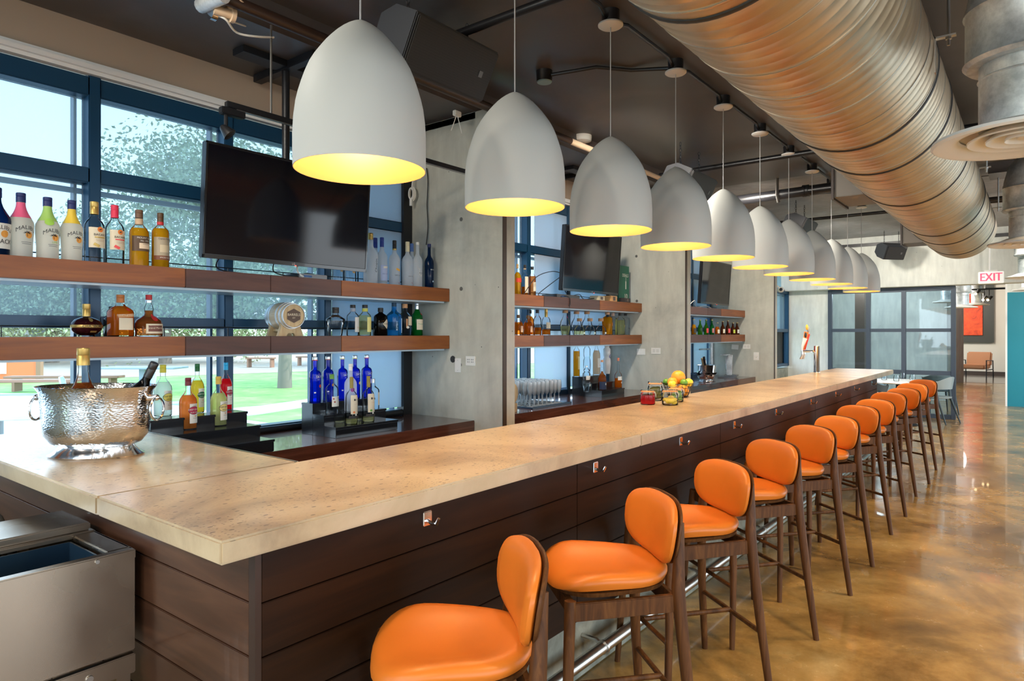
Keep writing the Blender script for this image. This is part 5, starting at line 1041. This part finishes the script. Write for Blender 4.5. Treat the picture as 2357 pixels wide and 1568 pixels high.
# round bars and pipes crossing under the ceiling, parallel to x
def xpipe(label, px, py, z, r, x0, x1, m='black', nm='ceiling_pipe'):
    p = onZ(px, py, z); return solo(nm, MB().tube([(x0, p.y, z), (x1, p.y, z)], r, 12), M[m], label, 'pipe', (x0, p.y, z), smooth=True)
xpipe('black pipe crossing the ceiling right of the big speaker', 1140, 47, 3.33, .026, -2.9, 3)
xpipe('black pipe crossing the ceiling behind the fifth pendant', 1740, 370, 3.33, .028, -3.3, 3)
pb = onZ(1800, 450, 3.22); t = thing('drain_pipe', 'thick black pipe with couplings hung under the far ceiling', 'pipe', (-3.3, pb.y, 3.22))
part('pipe', MB().tube([(-3.3, pb.y, 3.22), (-1.2, pb.y, 3.25)], .06, 16), M['black'], t, smooth=True, world=True)
for px in (1851, 1859): q = onY(px, 440, pb.y); part('coupling', MB().tube([(q.x - .015, pb.y, 3.24), (q.x + .015, pb.y, 3.24)], .07, 16), M['black'], t, smooth=True, world=True)
for px in (1790, 1921):
    q = onY(px, 440, pb.y - .06); part('hanger', MB().tube([(q.x, pb.y - .07, 3.42), (q.x, pb.y - .07, 3.34), (q.x, pb.y - .085, 3.22), (q.x + .01, pb.y - .06, 3.13)], .02, 8, flat=.3), M['nickel'], t, smooth=True, world=True)
xpipe('thin black pipe in front of the far concrete beam', 1950, 497, 3.32, .024, -3.3, 3)
xpipe('dark pipe beyond the hanging rods at right', 2270, 460, 3.34, .03, -1, 4)
cable('thin blue-black wire strung across the far ceiling', [(-2.6, 9.2, 3.38), (-1.8, 9.3, 3.36), (-.9, 9.4, 3.38), (.6, 9.5, 3.38)], .004)
cable('thin wire strung right of the duct end', [(-.5, 11.4, 3.38), (.2, 11.3, 3.36), (.9, 11.4, 3.38)], .005)
solo('ceiling_beam', MB().box(-.4, 4.9, 8.9, 9.3, 3.30, 3.419), M['ceiling'], 'dark flat beam under the ceiling right of the duct', 'beam', (2, 9.1, 3.3))
# track light on the left
t = thing('track_light', 'black track rail with one spotlight at its near end, hung on a rod', 'light', (-2.9, 1.6, 2.8))
XT = -3.30
r0, r1 = onX(520, 238, XT), onX(690, 272, XT)
zt = (r0.z + r1.z) / 2; zt = r0.z
part('rail', MB().box(XT - .017, XT + .017, r0.y, 3.7, zt - .02, zt + .012), M['black'], t, bev=.003, world=True)
part('rail_slot', MB().box(XT + .006, XT + .0175, r0.y + .05, 3.7, zt - .025, zt - .020), M['nickel'], t, world=True)
q = onX(619, 30, XT); rr = onX(624, 252, XT); part('hanging_rod', MB().tube([(XT, rr.y, zt), (XT, rr.y, 3.26)], .006, 8), M['nickel'], t, smooth=True, world=True)
y_ = r0.y
part('adapter', MB().box(XT - .02, XT + .02, y_ - .03, y_ + .10, zt - .06, zt - .022), M['black'], t, bev=.004, world=True)
part('spot_arm', MB().tube([(XT, y_ + .0, zt - .05), (XT, y_ + .0, zt - .12)], .010, 8), M['black'], t, smooth=True, world=True)
part('spot_head', MB().lathe([(.012, -.03), (.02, -.02), (.036, .03), (.034, .032)], 18, M=Matrix.Translation((XT, y_, zt - .14)) @ Matrix.Rotation(radians(215), 4, 'X') @ Matrix.Rotation(radians(25), 4, 'Y')), M['black'], t, smooth=50, world=True)
# thin white box with dangling tags under the pipe
p = onZ(1052, 262, 3.18); t = thing('cable_tag', 'small clear plastic connector with two dangling strings on the ceiling pipe', 'connector', tuple(p)); part('connector', MB().cbox(p, (.03, .07, .04)), M['white_plastic'], t, bev=.005, world=True)
part('string', MB().tube([p, (p.x - .04, p.y - .02, p.z - .12)], .003, 5).tube([p, (p.x + .02, p.y + .03, p.z - .14)], .003, 5), M['white_plastic'], t, world=True)
# ---------------------------------------------------------------- speakers
def speaker(label, c, L, Hh, D, tilt, rzz=0, chains=True):
    t = thing('loudspeaker', label, 'speaker', tuple(c), rzz, 'black loudspeakers hung from the ceiling'); R = Matrix.Rotation(radians(tilt), 4, 'Y')
    poly = [(-D * .6, -Hh * .28), (-D * .25, -Hh / 2), (D * .4, -Hh / 2), (D * .4, Hh / 2), (-D * .25, Hh / 2), (-D * .6, Hh * .28)]
    part('cabinet', MB().prism(poly, 'y', -L / 2, L / 2).xf(R), flat((.035, .038, .045), .55), t, bev=.006)
    part('grille', MB().box(D * .4, D * .4 + .02, -L / 2 + .01, L / 2 - .01, -Hh / 2 + .01, Hh / 2 - .01, R), M['grille'], t, bev=.006)
    part('badge', MB().box(D * .4 + .02, D * .4 + .023, L / 2 - .12, L / 2 - .09, -.02, .015, R), flat((.10, .10, .10), .3), t)
    for s in (-1, 1):
        g = MB(); zc = Hh * .42; n = max(2, int((3.4 - c[2] - zc) / .03))
        for k in range(n):
            a = zc + (3.4 - c[2] - zc) * (k + .5) / n; hh = (3.4 - c[2] - zc) / n * .62
            g.tube([(.009 * cos(q) * (1 if k % 2 else .2), s * L * .36 + .009 * cos(q) * (.2 if k % 2 else 1), a + hh * sin(q)) for q in [2 * pi * i / 8 for i in range(8)]], .0028, 5, closed=True)
        part('chain', g, M['black_metal'], t)
    return t
speaker('largest black loudspeaker with mesh grille behind the nearest pendant', atD(1010, 128, 3.78), .66, .30, .28, 28)
speaker('dark loudspeaker behind the fourth pendant', atD(1588, 425, 6.6), .62, .28, .26, 28)
speaker('dark loudspeaker half hidden behind the seventh pendant', atD(1842, 522, 9.4), .6, .28, .26, 28)
speaker('small looking loudspeaker on two chains in front of the far beam', atD(2052, 578, 12.0), .42, .26, .26, 25, -.7)

# ================================================================== ROUND DUCT
DX, DZ, DR, DE = -.765, 2.925, .385, 10.45
t = thing('spiral_duct', 'huge round spiral steel duct running overhead along the bar', 'duct', (DX, 5, DZ))
nseg = 72; R_ = []; ydu = -1.2; step = .0
ys = []; y = -1.2
while y < DE:
    ys += [(y, 0), (y + .034, 0), (y + .040, .0018), (y + .046, .0018), (y + .052, 0)]; y += .075
for yy, o in ys: R_.append([(DX + (DR + o) * cos(2 * pi * k / nseg), yy + .05 * sin(2 * pi * k / nseg), DZ + (DR + o) * sin(2 * pi * k / nseg)) for k in range(nseg)])
for k in range(1, 7):
    a = k / 6 * pi / 2; rr = DR * cos(a) ** .8 if k < 6 else .01
    R_.append([(DX + rr * cos(2 * pi * j / nseg), DE + .06 + .26 * sin(a), DZ + .10 * (1 - cos(a)) + rr * sin(2 * pi * j / nseg)) for j in range(nseg)])
part('duct_wall', MB().rings(R_), M['duct'], t, smooth=60, world=True)
def ring(y, r, w, m, nm, sl=.05): part(nm, MB().rings([[(DX + (DR + q) * cos(2 * pi * k / nseg), y + e + sl * sin(2 * pi * k / nseg), DZ + (DR + q) * sin(2 * pi * k / nseg)) for k in range(nseg)] for e, q in ((-w, .003), (-w * .6, r), (w * .6, r), (w, .003))]), m, t, smooth=60, world=True)
for px, py in ((1540, 28), (1865, 305), (1975, 345), (2095, 455), (2145, 515), (2170, 560)):
    pass
for y in (2.05, 3.95, 4.62, 5.9, 7.9, 8.7, 9.9): ring(y, .007, .012, M['seam_dark'], 'joint_ring')
for y in (-.55 + .32 * k for k in range(34)): ring(y, .0035, .003, M['seam_light'], 'spiral_seam', .08)
for x, y0, dy, z0, z1, nm in ((-1.36, 6.25, .55, 2.74, 3.0, 'nearest'), (-1.36, 10.0, .45, 2.74, 3.0, 'middle')):
    part('side_register', MB().box(x, DX - .3, y0, y0 + dy, z0, z1), flat((.17, .155, .135), .5, .3), t, bev=.004, world=True)
    part('register_frame', MB().box(x - .02, x, y0 - .02, y0 + .0, z0 - .02, z1 + .02).box(x - .02, x, y0 + dy, y0 + dy + .02, z0 - .02, z1 + .02).box(x - .02, x, y0, y0 + dy, z0 - .02, z0).box(x - .02, x, y0, y0 + dy, z1, z1 + .02).box(x - .012, x - .008, y0, y0 + dy, z0 + .08, z0 + .09), M['pipe_brown'], t, world=True)
# hanger brackets and rods on the duct's right
for px, py, yy, lb in ((2171, 75, 3.75, 'threaded rod with bracket holding the duct at top right'), (2248, 400, 6.9, 'thin hanging rod right of the duct, second from the camera'), (2277, 500, 9.2, 'thin hanging rod near the far end of the duct')):
    x = DX + DR + .06; t2 = thing('duct_hanger', lb, 'hanger', (x, yy, DZ), 0, 'rods holding the duct')
    part('rod', MB().tube([(x, yy, DZ + .0), (x, yy, 3.42)], .007, 8), M['nickel'], t2, smooth=True, world=True)
    part('bracket', MB().box(x - .055, x + .03, yy - .015, yy + .015, DZ + .04, DZ + .048).box(x - .055, x - .05, yy - .015, yy + .015, DZ - .12, DZ + .048), M['nickel'], t2, world=True)
    part('nut', MB().lathe([(.014, DZ + .028), (.014, DZ + .04)], 6, (x, yy, 0)), M['nickel'], t2, world=True)
# ---------------------------------------------------------------- ceiling diffusers on galvanised drops
def diffuser(x, y, z, label, bend=1.0, dia=.325, grp='round white diffusers on steel drops', top=3.6, bx=.28):
    t = thing('air_diffuser', label, 'vent', (x, y, z), 0, grp); s = dia / .325
    part('outer_ring', MB().lathe([(.24 * s, .03), (.325 * s, .012), (.328 * s, .0), (.318 * s, -.008), (.235 * s, .012), (.225 * s, .028)], 56, cap=False).lathe([(.24 * s, .03), (.18 * s, .055), (.15 * s, .06)], 56, cap=False), M['white'], t, smooth=50)
    for r0 in (.20, .135, .07): part('cone_ring', MB().lathe([(r0 * s * .55, .05), (r0 * s * .8, .03), (r0 * s, .004), (r0 * s * .985, -.002), (r0 * s * .72, .02), (r0 * s * .5, .045)], 44, cap=False), M['white'], t, smooth=50)
    part('hub', MB().lathe([(.002, .0), (.03 * s, .004), (.035 * s, .03)], 20), M['white'], t, smooth=50)
    nk = MB().lathe([(.158 * s, .05), (.158 * s, .25), (.163 * s, .255), (.158 * s, .26), (.158 * s, .33)], 40)
    part('neck', nk, M['galv'], t, smooth=40)
    part('collar', MB().lathe([(.20 * s, .31), (.215 * s, .325), (.205 * s, .34), (.205 * s, .52), (.213 * s, .53), (.205 * s, .54), (.205 * s, .56)], 40), M['galv'], t, smooth=40)
    pts = [(0, 0, .52), (0, 0, .56), (.02 * bend, 0, .65), (.08 * bend, 0, .73), (.2 * bend, 0, .77), (.45 * bend, 0, .79)]
    part('rod', MB().tube([(.3 * bend, 0, .9), (.3 * bend, 0, 3.415 - z)], .006, 6), M['nickel'], t)
    if z + 1.0 < 3.45 or True: part('elbow', MB().tube(pts, .2 * s, 36), M['galv'], t, smooth=40)
    return t
diffuser(-.03, 3.43, 2.36, 'nearest round white diffuser, cut by the right edge')
diffuser(-.04, 7.94, 2.41, 'second round white diffuser on a steel elbow at the right edge')
diffuser(-.05, 12.2, 2.38, 'third round white diffuser, small at the right edge below the second', dia=.30)
diffuser(-.06, 16.6, 2.42, 'fourth white diffuser barely showing before the teal wall', dia=.30)
p = atD(2212, 708, 14.3); diffuser(p.x, p.y, p.z, 'white diffuser in the doorway before the red canvas, nearer of two', dia=.30, bend=1.2, grp='diffusers beyond the opening')
p = atD(2249, 702, 18.5); diffuser(p.x, p.y, p.z, 'white diffuser hanging in the passage, farther of two', dia=.29, bend=-.5, grp='diffusers beyond the opening')
p = atD(2180, 695, 14.6); diffuser(p.x, p.y + .2, p.z, 'white diffuser standing in for a reflection in the upper right partition pane', dia=.29, bend=-.4, grp='diffusers beyond the opening')  # reflection in the partition glass, built as one more diffuser

# ================================================================== BAR STOOLS
def seat_outline(a, s=1):
    ca, sa = cos(a), sin(a); x = math.copysign(abs(ca) ** .72, ca) * .215; hw = .205 + .035 * (x / .215)
    if x < 0: hw = .205 - .03 * (-x / .215) ** 1.5
    y = math.copysign(abs(sa) ** .72, sa) * hw; return x * s, y * s
def make_stool():
    t = thing('bar_stool', 'x', 'stool', (0, 0, 0), 0, 'orange and walnut bar stools along the bar')
    N = 44; rings = []
    for s, z in ((.90, .700), (.97, .702), (1.01, .709), (1.012, .717), (.985, .729), (.93, .739), (.82, .745), (.6, .741), (.35, .737), (.12, .736)):
        r = []
        for k in range(N):
            x, y = seat_outline(2 * pi * (k + .5) / N, s)
            dz = .030 * (y / .22) ** 2 * (.35 + .65 * min(1, max(0, (x + .2) / .25))) - (.018 * max(0, (x - .08) / .13) ** 2) + .022 * max(0, (-x - .06) / .15) ** 2
            r.append((x, y, z + (dz if z > .704 else dz * .6)))
        rings.append(r)
    part('seat', MB().rings(rings), M['orange'], t, smooth=True)
    rings = []
    for s, z in ((.84, .682), (.95, .685), (.975, .699), (.9, .702)):
        rings.append([(*seat_outline(2 * pi * (k + .5) / N, s), z + .012 * (seat_outline(2 * pi * (k + .5) / N, s)[1] / .22) ** 2) for k in range(N)])
    part('seat_shell', MB().rings(rings), M['stool_wood'], t, smooth=50)
    # backrest pad: rounded rectangle, wrapped round the sitter
    def pad(sc, off, th, zc=.868, hw=.222, hh=.110):
        n = 48; rr = []
        for q, o in ((.05, th), (.45, th * .98), (.75, th * .9), (.92, th * .66), (1.0, th * .25), (1.0, -.004), (.9, -.010), (.5, -.012), (.05, -.012)):
            r = []
            for k in range(n):
                a = 2 * pi * (k + .5) / n; ca, sa = cos(a), sin(a)
                y = math.copysign(abs(ca) ** .62, ca) * hw * q * sc; z = math.copysign(abs(sa) ** .66, sa) * hh * q * sc
                y *= 1 - .10 * (-z / hh if z < 0 else 0)
                x = -.212 - .16 * z + .85 * y * y + o + off
                r.append((x, y, zc + z))
            rr.append(r)
        return MB().rings(rr)
    part('backrest', pad(1, 0, .032), M['orange'], t, smooth=60)
    part('back_shell', pad(1.015, -.0165, .008), M['stool_wood'], t, smooth=60)
    FW, RW = .255, .27
    for s in (-1, 1):
        part('leg', MB().tube([(.225, s * FW, 0), (.205, s * (FW - .02), .35), (.185, s * (FW - .055), .69)], [.0135, .017, .0195], 12), M['stool_wood'], t, smooth=50, label='front leg')
        part('leg', MB().tube([(-.25, s * RW, 0), (-.215, s * (RW - .032), .36), (-.197, s * (RW - .060), .63), (-.193, s * (RW - .066), .71), (-.202, s * (RW - .078), .80), (-.216, s * (RW - .095), .92)], [.0145, .0195, .0225, .023, .0195, .012], 12), M['stool_wood'], t, smooth=50, label='rear leg rising to the backrest')
        part('side_rail', MB().prism([(.19, .622), (-.19, .628), (-.19, .686), (.19, .682)], 'y', -.011, .011).xf(Matrix.Translation((0, s * .20, 0)) @ Matrix.Rotation(-s * .0, 4, 'Z')), M['stool_wood'], t, bev=.003)
    part('cross_rail', MB().box(.165, .185, -.19, .19, .63, .682).box(-.19, -.17, -.19, .19, .63, .685), M['stool_wood'], t, bev=.003)
    part('front_stretcher', MB().tube([(.212, -.238, .30), (.212, .238, .30)], .0105, 10), M['stool_wood'], t, smooth=True)
    part('rear_stretcher', MB().tube([(-.222, -.246, .30), (-.222, .246, .30)], .0105, 10), M['stool_wood'], t, smooth=True)
    part('middle_stretcher', MB().tube([(-.22, 0, .305), (.21, 0, .305)], .0105, 10), M['stool_wood'], t, smooth=True)
    return t
st0 = make_stool()
cen = [(-1.25, 1.34, 48), (-1.235, 2.13, 49), (-1.24, 2.87, 52), (-1.25, 3.64, 52), (-1.24, 4.39, 52), (-1.23, 5.04, 50), (-1.25, 5.91, 53), (-1.24, 6.58, 52), (-1.27, 7.47, 52), (-1.235, 8.16, 52), (-1.26, 9.04, 52), (-1.255, 9.88, 50)]
nth = ('', 'second', 'third', 'fourth', 'fifth', 'sixth', 'seventh', 'eighth', 'ninth', 'tenth', 'eleventh')
for i, (x, y, a) in enumerate(cen):
    o = st0 if i == 0 else copy_tree(st0); o.location = (x, y, 0); o.rotation_euler = (0, 0, pi + radians(a))
    o['label'] = ('nearest orange leather bar stool, cut by the bottom edge' if i == 0 else 'farthest orange bar stool, last at the bar end' if i == 11 else '%s orange leather bar stool from the camera along the bar' % nth[i])

# ================================================================== FAR TABLE, CHAIRS, SIGN, LOBBY
tc_ = onZ(2068, 877, .75); t = thing('dining_table', 'white oval dining table set with glasses beyond the bar end', 'table', (tc_.x, tc_.y, 0))
part('tabletop', MB().lathe([(.47, .725), (.50, .735), (.50, .75), (.49, .752)], 44).map(lambda x, y, z: (x * 1.08, y * 1.2, z)), M['white'], t, smooth=40); part('pedestal', MB().lathe([(.30, 0), (.28, .02), (.05, .05), (.04, .72)], 24), M['black_metal'], t, smooth=40)
def dish(px, py, lab, r=.13):
    p = onZ(px, py, .753); return solo('plate', MB().lathe([(r * .5, 0), (r, .014), (r * .98, .016), (r * .5, .004)], 28, p), M['white'], lab, 'plate', tuple(p), 'plates on the far table', smooth=True)
dish(2108, 878, 'white round plate on the far table, right of the tumblers'); dish(2045, 883, 'white round plate on the far table nearest the bar')
def tumbler(px, py, lab):
    p = onZ(px, py, .753); t = thing('tumbler', lab, 'glass', p, 0, 'stemless glasses on the far table'); part('glass', MB().lathe([(.034, 0), (.042, .02), (.044, .05), (.034, .105), (.032, .105), (.04, .05), (.03, .008)], 20), M['g_thin'], t, smooth=60)
for px, py, lab in ((2063, 878, 'left stemless glass on the far table'), (2077, 872, 'stemless glass at the back of the far table'), (2100, 876, 'right stemless glass on the far table'), (2035, 875, 'stemless glass beside the bar edge on the far table')): tumbler(px, py, lab)
def shell_chair(label, x, y, rz, mm, seat_m):
    t = thing('dining_chair', label, 'chair', (x, y, 0), rz, 'modern dining chairs at the far table'); N = 22
    g = MB(); lo = []; 
    rows = []
    for j in range(5):
        v = j / 4; row = []
        for k in range(N):
            a = radians(-115 + 230 * k / (N - 1)) + pi; r = .26 + .03 * v; zt = .60 + (.10 + .12 * cos(a - pi) ** 2 * (1 if abs(a - pi) < pi / 2 else .3)) * v
            row.append((r * cos(a) * 1.0, r * sin(a), zt))
        rows.append(row)
    vs = [p for r in rows for p in r]; fs = [(j * N + k, j * N + k + 1, (j + 1) * N + k + 1, (j + 1) * N + k) for j in range(4) for k in range(N - 1)]
    inner = [(p[0] * .94, p[1] * .94, p[2]) for p in vs]; n = len(vs)
    fs += [tuple(n + q for q in reversed(f)) for f in fs[:]]
    fs += [(k, k + 1, n + k + 1, n + k) for k in range(N - 1)] + [(4 * N + k, n + 4 * N + k, n + 4 * N + k + 1, 4 * N + k + 1) for k in range(N - 1)] + [(j * N, n + j * N, n + (j + 1) * N, (j + 1) * N) for j in range(4)] + [(j * N + N - 1, (j + 1) * N + N - 1, n + (j + 1) * N + N - 1, n + j * N + N - 1) for j in range(4)]
    g.add(vs + inner, fs); part('backrest', g, mm, t, smooth=50)
    part('seat', MB().lathe([(.20, .43), (.24, .44), (.245, .46), (.2, .468)], 30, ex=.8), seat_m, t, smooth=50)
    for sx_ in (-1, 1):
        part('leg', MB().tube([(.17, sx_ * .19, .44), (.24, sx_ * .25, 0)], [.018, .011], 10), flat((.03, .05, .06)), t, smooth=True)
        part('leg', MB().tube([(-.12, sx_ * .25, .62), (-.15, sx_ * .22, .44), (-.30, sx_ * .25, 0)], [.022, .022, .011], 10), flat((.03, .05, .06)), t, smooth=True)
    return t
gy = flat((.28, .34, .35), .35); dk = flat((.07, .09, .10), .4)
cA = onZ(2182, 975, 0); shell_chair('grey shell-back dining chair with splayed dark legs right of the table', cA.x - .2, cA.y + .05, radians(160), gy, gy)
cB = onZ(2160, 950, 0); shell_chair('grey shell-back dining chair partly behind the farthest bar stool', cB.x + .0, cB.y - .0, radians(115), flat((.35, .36, .32), .4), dk)
shell_chair('dark shell-back dining chair behind the bar end, left of the table', tc_.x - .35, tc_.y - .55, radians(70), dk, M['white'])
cD = onZ(2080, 862, .75); shell_chair('blue grey dining chair behind the far table against the partition', -2.45, 14.2, radians(-90), flat((.25, .36, .42), .35), gy)
# exit sign
p = atD(2281, 639, 11.2); t = thing('exit_sign', 'white illuminated sign with red EXIT letters on a pole', 'sign', tuple(p), radians(-1))
hw_, hh_ = .175, .098
part('housing', MB().box(-hw_, hw_, -.03, .03, -hh_, hh_), mat('lit sign face', (.85, .85, .82), .4, emit=(1, .97, .93), es=.15), t, bev=.008)
part('lettering', text('EXIT', .19, .78).join(text('EXIT', .19, .78).map(lambda x, y, z: (x + .005, y, z - .0006))).join(text('EXIT', .19, .78).map(lambda x, y, z: (x - .005, y, z - .0012))).xf(Matrix.Translation((0, -.0315, 0)) @ Matrix.Rotation(pi / 2, 4, 'X')), mat('red sign letters', (.85, .06, .12), .5, emit=(1, .08, .15), es=.5), t)
part('mount', MB().box(-.09, .09, -.03, .03, hh_, hh_ + .025).tube([(-.02, 0, hh_ + .02), (-.02, 0, 3.42 - p.z)], .014, 10), M['white'], t, smooth=40)
# lobby art and chair
ya_ = 31.3; a0 = onY(2200, 655, ya_); a1 = onY(2288, 789, ya_); c0_ = onY(2200, 690, ya_); c1_ = onY(2262, 772, ya_)
t = thing('wall_art', 'large dark panel with a red abstract canvas on the lobby wall', 'painting', ((a0.x + a1.x) / 2, ya_, a1.z))
part('dark_panel', MB().box(a0.x - .6, a1.x, ya_ - .02, ya_ + .05, a1.z, a0.z + .25), flat((.06, .06, .05)), t, world=True)
m = M['canvas_red'] = mat('red abstract canvas', (.8, .08, .02), .6); f = noise(m, coords(m), 2.2, 9, .75, 1.2); setc(m, ramp(m, f, [(.3, (.28, .02, .01)), (.45, (.80, .07, .015)), (.62, (.90, .12, .02)), (.75, (.45, .16, .04))]))
part('canvas', MB().box(c0_.x - .5, c1_.x, ya_ - .08, ya_ - .02, c1_.z, c0_.z + .5), m, t, bev=.01, world=True)
p = onZ(2243, 864, 0); t = thing('armchair', 'tan leather armchair with thin black frame in the lobby', 'armchair', (p.x, p.y, .005), radians(200))
t.location = (onY(2246, 862, 29.2).x, 29.2, .005)
part('seat', MB().box(-.36, .36, -.36, .36, .30, .46), M['leather'], t, bev=.04); part('backrest', MB().box(-.38, .38, -.09, .07, .0, .50, Matrix.Translation((0, .36, .40)) @ Matrix.Rotation(radians(-12), 4, 'X')), M['leather'], t, bev=.04)
t.rotation_euler = (0, 0, radians(-12))
for s in (-1, 1):
    part('armrest', MB().tube([(s * .42, -.38, .0), (s * .42, -.38, .62), (s * .42, .36, .60), (s * .42, .42, .0)], .018, 8), M['black_metal'], t, smooth=True)
    part('leg', MB().box(s * .42 - .015, s * .42 + .015, -.37, .40, .27, .30), M['black_metal'], t)
# track lights in the passage
t = thing('track_light', 'black track with small spotlights above the passage opening', 'light', (-.9, 24, 2.9))
p0, p1 = onY(2205, 668, 22), onY(2320, 668, 22)
part('rail', MB().box(p0.x - 1, p1.x + .3, 21.98, 22.02, p0.z - .02, p0.z + .02).box(p0.x - 1, p1.x + .3, 23.0, 23.04, p0.z + .05, p0.z + .09), M['black'], t, world=True)
for px, py in ((2249, 668), (2266, 682), (2277, 682)):
    q = onY(px, py, 22); part('spot_head', MB().lathe([(.03, 0), (.05, .10)], 14, (q.x, 22, q.z - .08), M=Matrix.Rotation(.5, 4, 'Y')).tube([(q.x, 22, q.z), (q.x, 22, p0.z)], .01, 6), M['black'], t, smooth=40, world=True)
    part('lamp_glow', MB().sphere((q.x - .03, 21.97, q.z - .1), .03, 10), M['bulb'], t, world=True)
# security camera on the third pier's far side, sprinkler etc.
p = onY(1797, 667, 10.7); t = thing('security_camera', 'small white bullet camera high beside the third pier', 'camera', tuple(p)); part('body', MB().sphere((0, 0, 0), .05, 14, (1, 1.4, .9)), M['white_plastic'], t, smooth=True); part('lens', MB().sphere((.02, -.06, 0), .025, 12), M['black'], t, smooth=True)
part('arm', MB().tube([(0, 0, 0), (-.02, -.08, .05), (-.02, -.2, .05)], .012, 8), M['white_plastic'], t, smooth=True)
